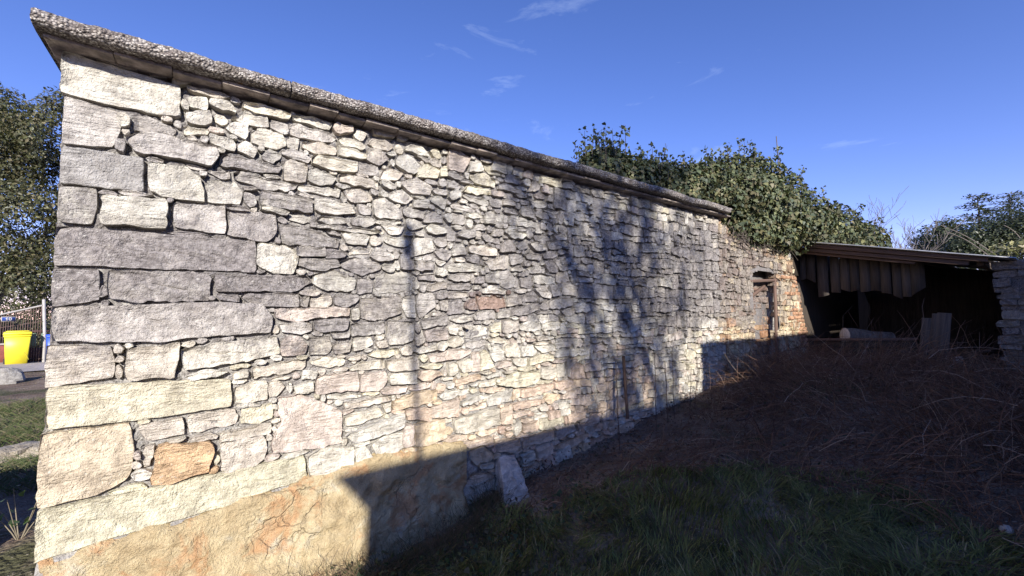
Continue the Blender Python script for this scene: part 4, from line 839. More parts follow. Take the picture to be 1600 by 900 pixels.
# ------------------------------------------------------------------ ivy over the far end of the wall
def blob_leaves(blobs, n, seed, size, cols, tmpl, tf, shell=.45, droop=.6, hole=.0, nscale=1.6, gate=None):
    """leaves spread through the outer part of a set of ellipsoids (x, y, z, rx, ry, rz)"""
    g = np.random.default_rng(seed); bl = np.array(blobs, float); wt = (bl[:, 3]*bl[:, 4]*bl[:, 5])**(2/3); idx = g.choice(len(bl), n, p=wt/wt.sum())
    d = g.normal(size=(n, 3)); d /= np.linalg.norm(d, axis=1, keepdims=True); rr = 1 - shell*g.random(n)**1.6
    b_ = bl[idx]; bump_ = 1 + .22*fbm(d*2.2 + b_[:, :3], 3, seed)
    pos = b_[:, :3] + d*b_[:, 3:]*(rr*bump_)[:, None]; nrm = d/b_[:, 3:]; nrm /= np.linalg.norm(nrm, axis=1, keepdims=True)
    keep = np.ones(n, bool)
    for q in bl:                                            # drop leaves that are deep inside another lobe
        e = (((pos - q[:3])/q[3:])**2).sum(1); keep &= ~((e < (1-shell)**2*.8))
    if hole: keep &= fbm(pos*nscale, 3, seed+5) > (-.9 + hole)
    if gate is not None: keep &= gate(pos)
    pos, nrm = pos[keep], nrm[keep]; m_ = len(pos)
    nn = nrm + g.normal(0, .55, (m_, 3)) + [0, 0, .25]; tip = np.array([0, 0, -droop]) + g.normal(0, .5, (m_, 3)) + .4*nrm
    c = np.array(cols)[g.integers(0, len(cols), m_)]*g.uniform(.65, 1.35, (m_, 1)); cl = np.clip(.85 + .5*fbm(pos*3.1, 3, seed+9), .35, 1.5); c = c*cl[:, None]
    return leaves(pos, nn, tip, size*(.45 + 1.15*g.random(m_)**1.7), tmpl, tf, c)
IVYC = [(.09, .11, .055), (.072, .092, .05), (.115, .13, .062), (.15, .15, .068), (.062, .08, .05), (.13, .115, .06)]
ivy = thing('ivy', (7.6, D+.4, 2.9), 'dense dark green ivy spilling over the far end of the wall and shed roof', 'ivy')
IB = [(4.15, D+.55, 3.30, .40, .35, .40), (4.35, D+.55, 3.42, .45, .40, .42), (4.75, D+.5, 3.40, .55, .45, .42), (5.4, D+.5, 3.42, .6, .45, .45), (6.0, D+.4, 3.45, .6, .5, .5), (6.6, D+.30, 3.45, .55, .50, .6), (7.2, D+.2, 3.55, .6, .55, .72), (7.9, D+.15, 3.5, .65, .6, .84), (8.6, D+.1, 3.42, .7, .6, .76), (9.3, D+.05, 3.28, .7, .7, .60), (10.1, D-.15, 3.15, .75, .7, .60), (10.7, D-.55, 2.95, .55, .55, .42), (7.4, D+.0, 3.02, .45, .30, .30), (8.3, D-.02, 2.96, .5, .32, .27), (6.75, D+.02, 3.1, .35, .22, .28)]
def above(pos): return ~((pos[:, 1] > D-.2) & (pos[:, 1] < D+.6) & (pos[:, 0] < 6.5) & (pos[:, 2] < 3.2)) & ~((pos[:, 0] < 6.6) & (pos[:, 1] < D+.0) & (pos[:, 2] < 3.25)) & ~((pos[:, 0] > 9.2) & (pos[:, 2] < roof_z(pos[:, 1])+.02))
V, F, c = blob_leaves(IB, 80000, 91, .058, IVYC, IVY_T, IVY_F, .5, 1.1, .35, 2.2, above); obj('foliage', mesh_np('foliage', V, F, c, False), M_IVY, ivy)
# upright flowering tips along its top and hanging stems below
g = np.random.default_rng(17); tipsP = []; tl = []
for _ in range(190):
    b_ = IB[g.integers(0, 12)]; x, y = b_[0]+g.uniform(-.9, .9)*b_[3], b_[1]+g.uniform(-.9, .6)*b_[4]; z = b_[2]+b_[5]*math.sqrt(max(.05, 1-((x-b_[0])/b_[3])**2*.9-((y-b_[1])/b_[4])**2*.5))*.95; L = g.uniform(.08, .34)*(1.5 if x < 4.6 else 1)
    p_ = np.array([x, y, z-.08]); e_ = p_ + [g.normal(0, .05), g.normal(0, .05), L]; tipsP.append(np.linspace(p_, e_, 4)); n_ = g.integers(12, 24); tt = g.random(n_)[:, None]**.7; tl.append(p_*(1-tt)+e_*tt + g.normal(0, .03, (n_, 3)))
tipsP = np.array(tipsP); V, F = tubes(tipsP, np.tile([.006, .005, .004, .002], (len(tipsP), 1)), 3); tag(obj('shoots', mesh_np('shoots', V, F), M_BARK, ivy), kind='stuff')
tl = np.concatenate(tl); m_ = len(tl); V, F, c = leaves(tl, g.normal(size=(m_, 3))+[0, -.5, .6], g.normal(size=(m_, 3)), 0.055*g.uniform(.6, 1.2, m_), IVY_T, IVY_F, np.array([(.075, .088, .036), (.10, .105, .045), (.05, .065, .03)])[g.integers(0, 3, m_)]); obj('shoot_leaves', mesh_np('shoot_leaves', V, F, c, False), M_IVY, ivy)
st_ = []
for _ in range(60):
    x = g.uniform(6.55, 8.9); p_ = np.array([x, D-.05, 2.95+g.uniform(-.1, .1)]); pts = [p_ + [g.normal(0, .05)*k, -.01*k, -g.uniform(.03, .09)*k] for k in range(5)]; st_.append(pts)
V, F = tubes(np.array(st_), np.tile(np.linspace(.008, .003, 5), (60, 1)), 4); obj('stem', mesh_np('stem', V, F), M_BARK, ivy)
a_ = hit_x(1218, 262, 8.2); b_ = hit_x(1213, 213, 8.2); V, F = tubes(np.linspace(a_-[0, 0, .4], b_, 5)[None], np.linspace(.012, .007, 5)[None], 4); obj('bare_shoot', mesh_np('bare_shoot', V, F), M_BARK, ivy)

# ------------------------------------------------------------------ grass, brush and weeds in the shade of the yard
BX = np.array([hit_z(x, y, .2)[:2] for x, y in [(830, 775), (905, 742), (1000, 735), (1130, 740), (1250, 748), (1350, 775), (1450, 808), (1540, 848), (1600, 880)]])
def brushy(x, y):
    """signed measure: above 0 in the brown brush, below in the green grass"""
    x = np.asarray(x); y = np.asarray(y)
    xb = np.interp(y, BX[::-1, 1] if BX[0, 1] > BX[-1, 1] else BX[:, 1], BX[::-1, 0] if BX[0, 1] > BX[-1, 1] else BX[:, 0]); return x - xb + .28*fbm(np.stack([x*1.6, y*1.6, 0*x], 1), 3, 101)
g = np.random.default_rng(23); n = 120000; x = g.uniform(-.2, 6.2, n); y = g.uniform(-1.6, D-.05, n)
keep = (brushy(x, y) < .1) & (x > .75 + .6*(D-y)*0 + .18*noise(np.stack([x*3, y*3, 0*x], 1), 9) - .5*(y < 2.6)) & ~((x < 1.9) & (y > D-.32))
pxg, pyg, zg = project(np.stack([x, y, gz(x, y)+.1], 1)); keep &= (zg > .5) & (pxg > -250) & (pxg < 1850) & (pyg < 1100)
x, y = x[keep], y[keep]; n = len(x); z = gz(x, y)
fl = fbm(np.stack([x*.9, y*.9, 0*x], 1), 3, 111)*4 + fbm(np.stack([x*7, y*7, 0*x], 1), 2, 113)*5.0 + g.normal(0, .7, n)
lay = np.clip(.55 + .5*fbm(np.stack([x*2.2, y*2.2, 0*x+7], 1), 3, 115), .12, 1.0); L = g.uniform(.05, .20, n)*(.75 + .5*lay)*np.clip(.9+.9*fbm(np.stack([x*3, y*3, 0*x+4], 1), 2, 117), .3, 1.6); hd = np.stack([np.cos(fl), np.sin(fl), 0*fl], 1); sd = np.stack([-np.sin(fl), np.cos(fl), 0*fl], 1)
w = g.uniform(.0014, .0036, n); lv = []
for t, wf in ((0, 1), (.4, .9), (.75, .6), (1, .0)):
    out = L*(lay*1.0)*(t**1.35); up = L*(t*(1-.55*lay) - .42*lay*t*t) + .02*lay; c_ = np.stack([x, y, z-.012], 1) + hd*out[:, None] + np.array([0, 0, 1.])*np.maximum(up, .004*t)[:, None]
    lv += [c_ - sd*(w*wf)[:, None], c_ + sd*(w*wf)[:, None]] if wf else [c_]
V = np.stack(lv, 1); k7 = 7; base = np.arange(n)[:, None]*k7
Q = np.concatenate([base+[0, 1, 3, 2], base+[2, 3, 5, 4]]); T = base+[4, 5, 6]
gc = np.array([(.13, .15, .042), (.155, .165, .05), (.10, .12, .04), (.30, .24, .13), (.19, .20, .075)])[g.choice(5, n, p=[.32, .26, .22, .10, .10])]*g.uniform(.45, 1.5, (n, 1))
tag(obj('grass', mesh_np('grass', V.reshape(-1, 3), [Q, T], np.repeat(gc, k7, 0)), M_GRASS), 'long dark green grass lying over in the shaded yard', 'grass', kind='stuff')
# brown brush: tangled dead stems
n = 21000; x = 1.7 + 8.5*g.random(n)**1.15; y = g.uniform(-2.2, D-.04, n); kp = brushy(x, y) > -.12; kp &= ~((x > 9.2) & (y < .9)) & (x < 9.5); x, y = x[kp], y[kp]; n = len(x)
foot = (x < 3.8) & (y > D-1.3+.22*x); hm = np.where(foot, .22, 1.15)*(1-.45*sstep(6.5, 9, x))*(1-.75*sstep(D-.9, D-.3, y)*(x > 3.6)*(x < 6.2))* np.clip(.75 + 1.1*fbm(np.stack([x*.8, y*.8, 0*x], 1), 3, 121), .25, 1.6); az = fbm(np.stack([x*.7, y*.7, 0*x+3], 1), 3, 123)*5 + g.normal(0, .9, n); L = g.uniform(.18, .75, n)*hm; el = np.clip(g.normal(.55, .42, n), .02, 1.45)
P = np.zeros((n, 6, 3)); P[:, 0] = np.stack([x, y, gz(x, y)-.01], 1); d = np.stack([np.cos(az)*np.cos(el), np.sin(az)*np.cos(el), np.sin(el)], 1)
lift = (g.random(n) < .6)*g.uniform(0, .32, n)*hm; P[:, 0, 2] += lift
for k in range(1, 6):
    d = d + g.normal(0, .20, (n, 3)) + [0, 0, -.12]; d /= np.linalg.norm(d, axis=1, keepdims=True); P[:, k] = P[:, k-1] + d*(L/5)[:, None]
P[:, :, 1] = np.minimum(P[:, :, 1], D-.05); P[:, :, 2] = np.maximum(P[:, :, 2], gz(P[:, :, 0], P[:, :, 1])+.003)
r = g.uniform(.0012, .0036, n)*np.where(g.random(n) < .05, 2.2, 1); V, F = tubes(P, r[:, None]*np.array([1, .95, .9, .75, .6, .35]), 3)
bc = np.array([(.17, .098, .066), (.22, .145, .098), (.11, .062, .045), (.36, .27, .20), (.18, .105, .072)])[g.choice(5, n, p=[.3, .25, .25, .06, .14])]*g.uniform(.6, 1.3, (n, 1))
tag(obj('dry_brush', mesh_np('dry_brush', V, F, np.repeat(bc, 18, 0)), M_DRY), 'tangle of dead brown bramble stems across the shaded yard', 'brush', kind='stuff')
# withered leaves in the brush
n = 16000; x = g.uniform(1.9, 10, n); y = g.uniform(-2, D-.06, n); kp = (brushy(x, y) > -.2) & ~((x > 9.3) & (y < .75)); x, y = x[kp], y[kp]; n = len(x)
pos = np.stack([x, y, gz(x, y) + g.random(n)**2*.30*np.clip(.55+.8*fbm(np.stack([x*.8, y*.8, 0*x], 1), 3, 121), .2, 1.2)], 1)
V, F, c = leaves(pos, g.normal(size=(n, 3))+[0, 0, .8], g.normal(size=(n, 3)), g.uniform(.02, .05, n), OAK_T, OAK_F, np.array([(.12, .07, .05), (.08, .05, .04), (.17, .115, .08), (.065, .065, .04)])[g.integers(0, 4, n)])
tag(obj('withered_leaves', mesh_np('withered_leaves', V, F, c, False), M_DRY), 'withered brown leaves caught in the dead brush', 'leaves', kind='stuff')
# broad-leaved weeds at the foot of the rendered footing
n = 1500; x = g.uniform(.55, 2.6, n); y = D - .18 - g.random(n)*1.3; kp = fbm(np.stack([x*2.4, y*2.4, 0*x], 1), 2, 131) > .0; x, y = x[kp], y[kp]; n = len(x)
pos = np.stack([x, y, gz(x, y) + g.uniform(.03, .14, n)], 1); V, F, c = leaves(pos, g.normal(0, .5, (n, 3))+[0, 0, 1], g.normal(size=(n, 3)), g.uniform(.018, .045, n), IVY_T, IVY_F, np.array([(.040, .062, .026), (.05, .07, .03), (.065, .065, .04)])[g.integers(0, 3, n)])
tag(obj('weeds', mesh_np('weeds', V, F, c, False), M_GRASS), 'low broad-leaved weeds along the foot of the wall', 'weeds', kind='stuff')
# dry reddish tufts at the foot of the wall
n = 1500; x = np.concatenate([g.uniform(.45, 2.1, n)]); y = D - .10 - np.abs(g.normal(0, .12, n)) - .14*(x < 1.8); az = g.uniform(0, 6.28, n); L = g.uniform(.10, .28, n); P = np.zeros((n, 4, 3)); P[:, 0] = np.stack([x, y, gz(x, y)], 1); d = np.stack([.5*np.cos(az), .5*np.sin(az)-.1, np.ones(n)], 1); d /= np.linalg.norm(d, axis=1, keepdims=True)
for k in range(1, 4): d = d + g.normal(0, .12, (n, 3)) + [0, -.03, -.18]; d /= np.linalg.norm(d, axis=1, keepdims=True); P[:, k] = P[:, k-1]+d*(L/3)[:, None]
V, F = tubes(P, np.tile([.0017, .0015, .0012, .0005], (n, 1)), 3); tag(obj('dry_grass', mesh_np('dry_grass', V, F, np.repeat(np.array([(.16, .11, .07), (.20, .15, .09), (.09, .10, .045)])[g.integers(0, 3, n)], 12, 0)), M_DRY), 'dry straw tufts at the foot of the rendered footing', 'grass', kind='stuff')
# fallen branches on the brush
for i, (xa, ya, xb, yb, r, lab) in enumerate([(1130, 630, 1228, 592, .022, 'long dark fallen branch slanting across the brush below the doorway'), (1150, 640, 1215, 605, .016, 'thin fallen branch beside a longer one in the brush'), (1180, 612, 1262, 622, .012, 'pale thin stick lying on the brush right of the doorway')]):
    a_, b_ = hit_z(xa, ya, .55), hit_z(xb, yb, .70); t_ = np.linspace(0, 1, 7)[:, None]; P = a_*(1-t_)+b_*t_; P[:, 2] = gz(P[:, 0], P[:, 1]) + .12; P[:, 1] = np.minimum(P[:, 1], D-.12); P[1:-1] += g.normal(0, .02, (5, 3)); V, F = tubes(P[None], np.linspace(r, r*.5, 7)[None], 6)
    tag(obj('fallen_branch', mesh_np('fallen_branch', V, F), M_STAKE if i < 2 else M_BARK, None, tuple(P[0])), lab, 'branch', 'fallen branches')
for i, (px, py, sx, lab) in enumerate([(1497, 592, .16, 'pale stone half hidden in brush before the rubble wall'), (1440, 735, .07, 'small pale stone lying at the edge of the grass'), (1572, 832, .07, 'small pale stone at the lower right edge of the yard')]):
    p_ = hit_z(px, py, .55 if i == 0 else .25); p_[2] = float(gz(p_[0], p_[1])) + .03 + .1*(i == 0); V, F = lump(p_, sx*.6, sx*.4, sx*.3, 77+i); W_ = V
    tag(obj('field_stone', fixn(mesh_np('field_stone', W_, F, np.concatenate([np.tile([.5, .47, .43], (len(V), 1)), np.full((len(V), 1), .3)], 1))), M_STONE, None, tuple(p_)), lab, 'stone')

# ------------------------------------------------------------------ left background: bank, lane side, bins, fence, oak
ez = np.array([0, 0, 1.]); yaw_l = np.array([pb[0], pb[1], 0])/np.linalg.norm(pb[:2]); rt_l = np.array([yaw_l[1], -yaw_l[0], 0])
bin_ = thing('wheelie_bin', pb, 'yellow plastic wheelie bin standing at the lane', 'bin'); M_YEL = plain('yellow_plastic', (.78, .66, .035), .45, .04, 5, 0)
def tapered(w0, d0, w1, d1, z0, z1, o, b=.02):
    """tapered box standing at o, turned to the viewer"""
    pts = []
    for z, w, d in ((z0, w0, d0), (z0*.5+z1*.5, .5*(w0+w1), .5*(d0+d1)), (z1, w1, d1)):
        for sx, sy in ((-1, -1), (1, -1), (1, 1), (-1, 1)):
            for k in ((0, b), (b, 0)) if sx*sy > 0 else ((b, 0), (0, b)):
                pts.append(o + rt_l*(sx*(w/2-k[0])) + yaw_l*(sy*(d/2-k[1])) + ez*z)
    V = np.array(pts); i = np.arange(8); j = (i+1) % 8; F = np.concatenate([np.stack([i+8*k, j+8*k, j+8*k+8, i+8*k+8], 1) for k in (0, 1)]); return V, [F, np.array([[0, 1, 2, 3, 4, 5, 6, 7]])[:, ::-1], np.array([[16, 17, 18, 19, 20, 21, 22, 23]])]
def tb(name, mat, parent, *a, **k): V, F = tapered(*a, **k); return obj(name, fixn(mesh_np(name, V, F, None, False)), mat, parent)
tb('body', M_YEL, bin_, .44, .50, .54, .62, .06, .96, pb); lid = tb('lid', M_YEL, bin_, .60, .70, .56, .66, .965, 1.04, pb); tb('lid_ridge', M_YEL, lid, .50, .10, .46, .08, 1.045, 1.07, pb+yaw_l*.2); tb('rim', M_YEL, bin_, .57, .66, .57, .66, .90, .94, pb)
th = np.linspace(0, math.pi/2, 8); arc = np.array([pb + rt_l*(.24-.16*math.sin(q)) - yaw_l*(.268) + ez*(.18+.32*math.sin(q)**.6+.0*q) for q in th]); V, F = tubes(arc[None], np.full((1, 8), .008), 5); obj('groove', mesh_np('groove', V, F), plain('dull_yellow', (.42, .36, .03), .6), bin_)
for s_ in (-1, 1): c_ = pb + rt_l*s_*.24 + yaw_l*.27 + ez*.10; V, F = tubes(np.array([[c_-rt_l*.026, c_-rt_l*.025, c_+rt_l*.025, c_+rt_l*.026]]), np.array([[.02, .1, .1, .02]]), 14); obj('wheel', mesh_np('wheel', V, F), plain('black_rubber', (.03, .03, .03), .8), bin_)
pbl = hit_z(90, 570, .13); blue = thing('blue_bin', pbl, 'blue plastic bin half hidden behind the corner of the stone wall', 'bin'); M_BLU = plain('blue_plastic', (.03, .09, .55), .45, .04, 5, 0)
tb('body', M_BLU, blue, .44, .50, .54, .60, .04, .88, pbl); tb('lid', M_BLU, blue, .58, .66, .54, .6, .885, .95, pbl)
M_DRED = plain('dark_red_panel', (.06, .022, .020), .7, .2, 8, .1); pg = hit_z(58, 567, .13); gate = thing('gate', pg, 'dark framed low gate with two green upright slats beside the yellow bin', 'gate')
tb('panel', M_DRED, gate, .50, .05, .50, .05, .03, .50, pg, b=.005)
for s_ in (-1, 1): tb('frame', M_DRED, gate, .05, .06, .05, .06, .02, 1.02, pg+rt_l*.27*s_, b=.005)
tb('frame', M_DRED, gate, .60, .065, .60, .065, 1.0, 1.06, pg, b=.005)
for s_ in (-1, 1): tb('slat', plain('green_paint', (.16, .24, .17), .6, .08), gate, .13, .03, .11, .03, .50, .97, pg+rt_l*.11*s_, b=.01)
lw = thing('low_wall', hit_z(-20, 572, .13), 'dull red low wall left of the yellow bin', 'wall'); tb('wall', plain('red_render', (.30, .09, .07), .9, .15, 6, .3), lw, 2.2, .2, 2.2, .2, -.05, .60, hit_z(-20, 571, .13)+yaw_l*.25-rt_l*.52, b=.01); tb('cap', plain('pale_cap', (.55, .48, .44), .9), lw, 2.24, .26, 2.24, .26, .605, .66, hit_z(-20, 571, .13)+yaw_l*.25-rt_l*.52, b=.01)
# wire fence on a white post, house number plate
zf = dist_l*float(np.dot(yaw_l, _f)); dep0 = float(np.dot(pb-CAM, _f)) + .5
pt, pf = at_depth(68.5, 468, dep0), at_depth(68.5, 560, dep0); fence = thing('wire_fence', (pf[0], pf[1], .1), 'wire mesh fence hung from a white post behind the bins', 'fence'); M_WHITE = plain('white_paint', (.36, .34, .32), .6, .06, 6, .1); M_WIRE = plain('rusty_wire', (.16, .10, .085), .8, .2)
V, F = tubes(np.array([[np.array([pf[0], pf[1], .0]), np.array([pf[0], pf[1], .8]), pt, pt+ez*.01]]), np.array([[.04, .04, .04, .01]]), 8); obj('post', mesh_np('post', V, F), M_WHITE, fence)
r0_, r1_ = at_depth(68, 477, dep0-.02), at_depth(-60, 505, dep0+.8); V, F = tubes(np.array([np.linspace(r0_, r1_, 4)]), np.full((1, 4), .03), 7); obj('rail', mesh_np('rail', V, F), M_WHITE, fence)
for t in np.linspace(.02, 1, 34): p_ = r0_*(1-t)+r1_*t; V, F = tubes(np.array([[p_, p_*[1, 1, .5]+[0, 0, .05], [p_[0], p_[1], .12]]]), np.full((1, 3), .008), 4); obj('wire', mesh_np('wire', V, F), M_WIRE, fence)
for hz_ in np.linspace(.06, .9, 5): a_, b_ = r0_-ez*(r0_[2]-.1)*hz_, r1_-ez*(r1_[2]-.1)*hz_; V, F = tubes(np.array([np.linspace(a_, b_, 3)]), np.full((1, 3), .008), 4); obj('wire', mesh_np('wire', V, F), M_WIRE, fence)
ps = at_depth(13.5, 498.5, dep0-.12); sign = thing('number_plate', ps, 'small blue house number plate reading 10 on the wire fence', 'sign')
Ms = frame(ps, rt_l, ez); V, F = box((-.155, -.006, -.075), (.155, .006, .075)); V = V @ Ms[:3, :3].T + ps; obj('border', mesh_np('border', V, F, None, False), M_WHITE, sign)
V, F = box((-.135, -.012, -.058), (.135, -.007, .058)); V = V @ Ms[:3, :3].T + ps; obj('plate', mesh_np('plate', V, F, None, False), plain('blue_enamel', (.02, .05, .22), .3, .05), sign)
tcu = bpy.data.curves.new('digits', 'FONT'); tcu.body = '10'; tcu.size = .135; tcu.align_x = 'CENTER'; tcu.align_y = 'CENTER'; tcu.extrude = .002; tcu.offset = .004
to = bpy.data.objects.new('digits_curve', tcu); C.objects.link(to); bpy.context.view_layer.update(); tme = bpy.data.meshes.new_from_object(to.evaluated_get(bpy.context.evaluated_depsgraph_get())); bpy.data.objects.remove(to)
Mt = np.eye(4); Mt[:3, 0] = rt_l; Mt[:3, 1] = ez; Mt[:3, 2] = -yaw_l; Mt[:3, 3] = ps - yaw_l*.016; tme.transform(Matrix(Mt.tolist())); obj('digits', tme, M_WHITE, sign)
# the evergreen oak
dep = dep0 + 2.2; kx = dep/FPX; oc = at_depth(-40, 560, dep); oak = thing('oak_tree', (oc[0], oc[1], .1), 'tall dense evergreen oak behind the wire fence at the left edge', 'tree')
OB = []
for px, py, r in [(-70, 240, 95), (-30, 190, 70), (10, 185, 48), (40, 215, 55), (72, 185, 36), (90, 165, 26), (15, 260, 60), (70, 255, 50), (30, 320, 62), (80, 310, 50), (0, 370, 66), (60, 380, 58), (35, 430, 50), (85, 430, 46), (-60, 380, 90), (-50, 460, 60), (60, 465, 36), (120, 260, 60), (130, 360, 60)]:
    c_ = at_depth(px, py, dep + random.uniform(-.9, .9)); OB.append((*c_, r*kx*.72, r*kx*1.0, r*kx))
V, F, c = blob_leaves(OB, 90000, 201, .115, [(.095, .10, .042), (.075, .08, .038), (.12, .115, .052), (.15, .13, .07), (.08, .09, .048)], OAK_T, OAK_F, .75, .3, .68, .9); obj('crown', mesh_np('crown', V, F, c, False), M_OAK, oak)
P, Rr = bare_tree((oc[0], oc[1], 0), 9.5, .26, 31, levels=3, kids=(6, 5, 4), spread=.6); V, F = tubes(P[:1], Rr[:1], 9); obj('trunk', mesh_np('trunk', V, F), M_BARK, oak); V, F = tubes(P[1:], Rr[1:], 5); obj('branches', mesh_np('branches', V, F), M_BARK, oak)
# a few low shrubs at the far side of the lane so that the view closes behind the fence
SHC = [(.085, .09, .045), (.11, .105, .05), (.065, .075, .04)]
for i, (px, py, r, dd_, lab) in enumerate([(20, 520, 26, 3.5, 'dark shrub behind the wire fence near the yellow bin'), (-25, 515, 30, 3.2, 'dark shrub behind the wire fence at the left edge'), (66, 515, 26, 4.0, 'dark shrub behind the white fence post'), (-5, 480, 40, 9.0, 'tall shrub closing the view under the oak at the left edge'), (45, 490, 34, 9.5, 'tall shrub closing the view under the oak near the wall corner')]):
    c_ = at_depth(px, py, dep0+dd_); rr_ = r*(dep0+dd_)/FPX; sh = thing('shrub', (c_[0], c_[1], .1), lab, 'shrub', 'shrubs behind the wire fence')
    V, F, c = blob_leaves([(c_[0], c_[1], c_[2]-.3, rr_, rr_, rr_*1.1), (c_[0]+.2, c_[1]+.3, c_[2]-.9, rr_*1.1, rr_, rr_)], 3500, 210+i, .12, SHC, OAK_T, OAK_F, .7, .4, .3); obj('foliage', mesh_np('foliage', V, F, c, False), M_OAK, sh)
    V, F = tubes(np.array([[[c_[0], c_[1], 0], [c_[0]+.05, c_[1], .5], [c_[0], c_[1], c_[2]]]]), np.array([[.05, .04, .02]]), 5); obj('stem', mesh_np('stem', V, F), M_BARK, sh)
# the bank beside the corner: grass tufts, edging stones, a leafy weed
n = 22000; a_ = g.uniform(-5.2, -.7, n); b_ = g.uniform(4.9, 10.5, n); kp = fbm(np.stack([a_*1.2, b_*1.2, 0*a_], 1), 3, 141) > -.12; x, y = a_[kp], b_[kp]; n = len(x); az = g.uniform(0, 6.28, n); L = g.uniform(.06, .20, n); P = np.zeros((n, 4, 3)); P[:, 0] = np.stack([x, y, gz(x, y)], 1); d = np.stack([.7*np.cos(az), .7*np.sin(az), np.ones(n)], 1); d /= np.linalg.norm(d, axis=1, keepdims=True)
for k in range(1, 4): d = d + [0, 0, -.22]; d /= np.linalg.norm(d, axis=1, keepdims=True); P[:, k] = P[:, k-1]+d*(L/3)[:, None]
V, F = tubes(P, np.tile([.004, .0035, .0025, .001], (n, 1)), 3); tag(obj('bank_grass', mesh_np('bank_grass', V, F, np.repeat(np.array([(.10, .14, .045), (.14, .16, .065), (.22, .19, .11)])[g.integers(0, 3, n)], 12, 0)), M_GRASS), 'short sunlit grass on the bank left of the wall corner', 'grass', kind='stuff')
sp = np.array([hit_z(x_, y_, .26) for x_, y_ in [(-14, 707), (6, 704), (24, 701), (41, 697), (57, 693)]])
for i, p_ in enumerate(sp):
    V, F = lump(np.array([p_[0], p_[1], float(gz(p_[0], p_[1]))+.02]), .19, .15, .09, 300+i)
    W_ = V
    tag(obj('edging_stone', crisp(mesh_np('edging_stone', W_, F, np.concatenate([np.tile([.36, .32, .26], (len(V), 1)), np.full((len(V), 1), .45)], 1))), M_STONE, None, tuple(p_)), ['rough brown stone at the far left end of the row edging the bank', 'second brown stone from the left in the bank edging', 'middle brown stone of the five edging the bank', 'fourth brown stone from the left in the bank edging', 'brown edging stone of the bank nearest the wall corner'][i], 'stone', 'edging stones of the bank')
pr_ = hit_z(4, 598, .13); V, F = lump(np.array([pr_[0], pr_[1], float(gz(pr_[0], pr_[1]))+.05]), .32, .28, .30, 333); W_ = V
tag(obj('boulder', crisp(mesh_np('boulder', W_, F, np.concatenate([np.tile([.33, .32, .30], (len(V), 1)), np.full((len(V), 1), .5)], 1))), M_STONE, None, tuple(pr_)), 'grey boulder at the lane edge below the yellow bin', 'boulder')
wd = hit_z(30, 850, .27); weed = thing('weed', wd, 'leafy weed with thin pale stems in the shade beside the wall corner', 'weed')
P = []
for i in range(7): az = g.uniform(0, 6.28); P.append([wd + np.array([math.cos(az)*q*.14, math.sin(az)*q*.12, q*(.30-.10*q*(i % 2))]) for q in np.linspace(0, 1, 5)])
V, F = tubes(np.array(P), np.tile(np.linspace(.004, .0015, 5), (7, 1)), 4); obj('stems', mesh_np('stems', V, F, np.tile([.22, .19, .14], (len(V), 1))), M_DRY, weed)
pos = np.concatenate([np.array(p_)[2:] + g.normal(0, .012, (3, 3)) for p_ in P]); V, F, c = leaves(pos, g.normal(0, .4, (len(pos), 3))+[0, 0, 1], g.normal(size=(len(pos), 3)), g.uniform(.03, .055, len(pos)), IVY_T, IVY_F, np.tile([.07, .11, .04], (len(pos), 1))); obj('leaves', mesh_np('leaves', V, F, c, False), M_GRASS, weed)

# ------------------------------------------------------------------ right background: evergreens, bare trees and a pale-leaved shrub beyond the shed
def conifer(px, py_top, dep, hw, seed, label):
    top = at_depth(px, py_top, dep); base = np.array([top[0], top[1], .6]); H = top[2]-base[2]; g_ = np.random.default_rng(seed); t = thing('cedar_tree', base, label, 'tree', 'evergreens beyond the shed')
    V, F = tubes(np.linspace(base, top, 6)[None], np.linspace(.16, .02, 6)[None], 7); obj('trunk', mesh_np('trunk', V, F), M_BARK, t); rw_ = hw*dep/FPX; BR = []; LP = []; LT = []
    for q in np.arange(.35, 1.0, .018):
        for _ in range(4):
            az = g_.uniform(0, 6.28); R_ = rw_*(1.12-q)**.75*g_.uniform(.6, 1.2); p_ = base*(1-q)+top*q; e_ = p_ + [math.cos(az)*R_, math.sin(az)*R_, R_*g_.uniform(.0, .32)]; tt = np.linspace(0, 1, 5)[:, None]; pts = p_*(1-tt)+e_*tt; pts[:, 2] -= .10*R_*np.linspace(0, 1, 5)**2; BR.append(pts)
            m_ = int(42*R_/max(rw_, .1))+10; k_ = g_.random(m_)**.7; ps_ = p_*(1-k_[:, None])+e_*k_[:, None]; ps_[:, 2] -= .10*R_*k_**2; LP.append(ps_ + g_.normal(0, .06, (m_, 3))*[1, 1, .5]); LT.append(np.tile((e_-p_)/np.linalg.norm(e_-p_), (m_, 1)))
    V, F = tubes(np.array(BR), np.tile(np.linspace(.02, .005, 5), (len(BR), 1)), 3); obj('branches', mesh_np('branches', V, F), M_BARK, t)
    LP, LT = np.concatenate(LP), np.concatenate(LT); m_ = len(LP); c = np.array([(.045, .062, .036), (.06, .078, .045), (.075, .085, .05)])[g_.integers(0, 3, m_)]*g_.uniform(.6, 1.4, (m_, 1))
    V, F, c = leaves(LP, g_.normal(0, .5, (m_, 3))+[0, 0, 1], LT*.6+g_.normal(0, .5, (m_, 3)), .19*g_.uniform(.5, 1.2, m_), OAK_T*[.8, 1, 1], OAK_F, c); obj('crown', mesh_np('crown', V, F, c, False), M_NEEDLE, t)
conifer(1527, 306, 26, 68, 401, 'pointed dark cedar beyond the shed roof, left of two'); conifer(1577, 303, 28, 74, 402, 'pointed dark cedar beyond the shed roof at the right edge')
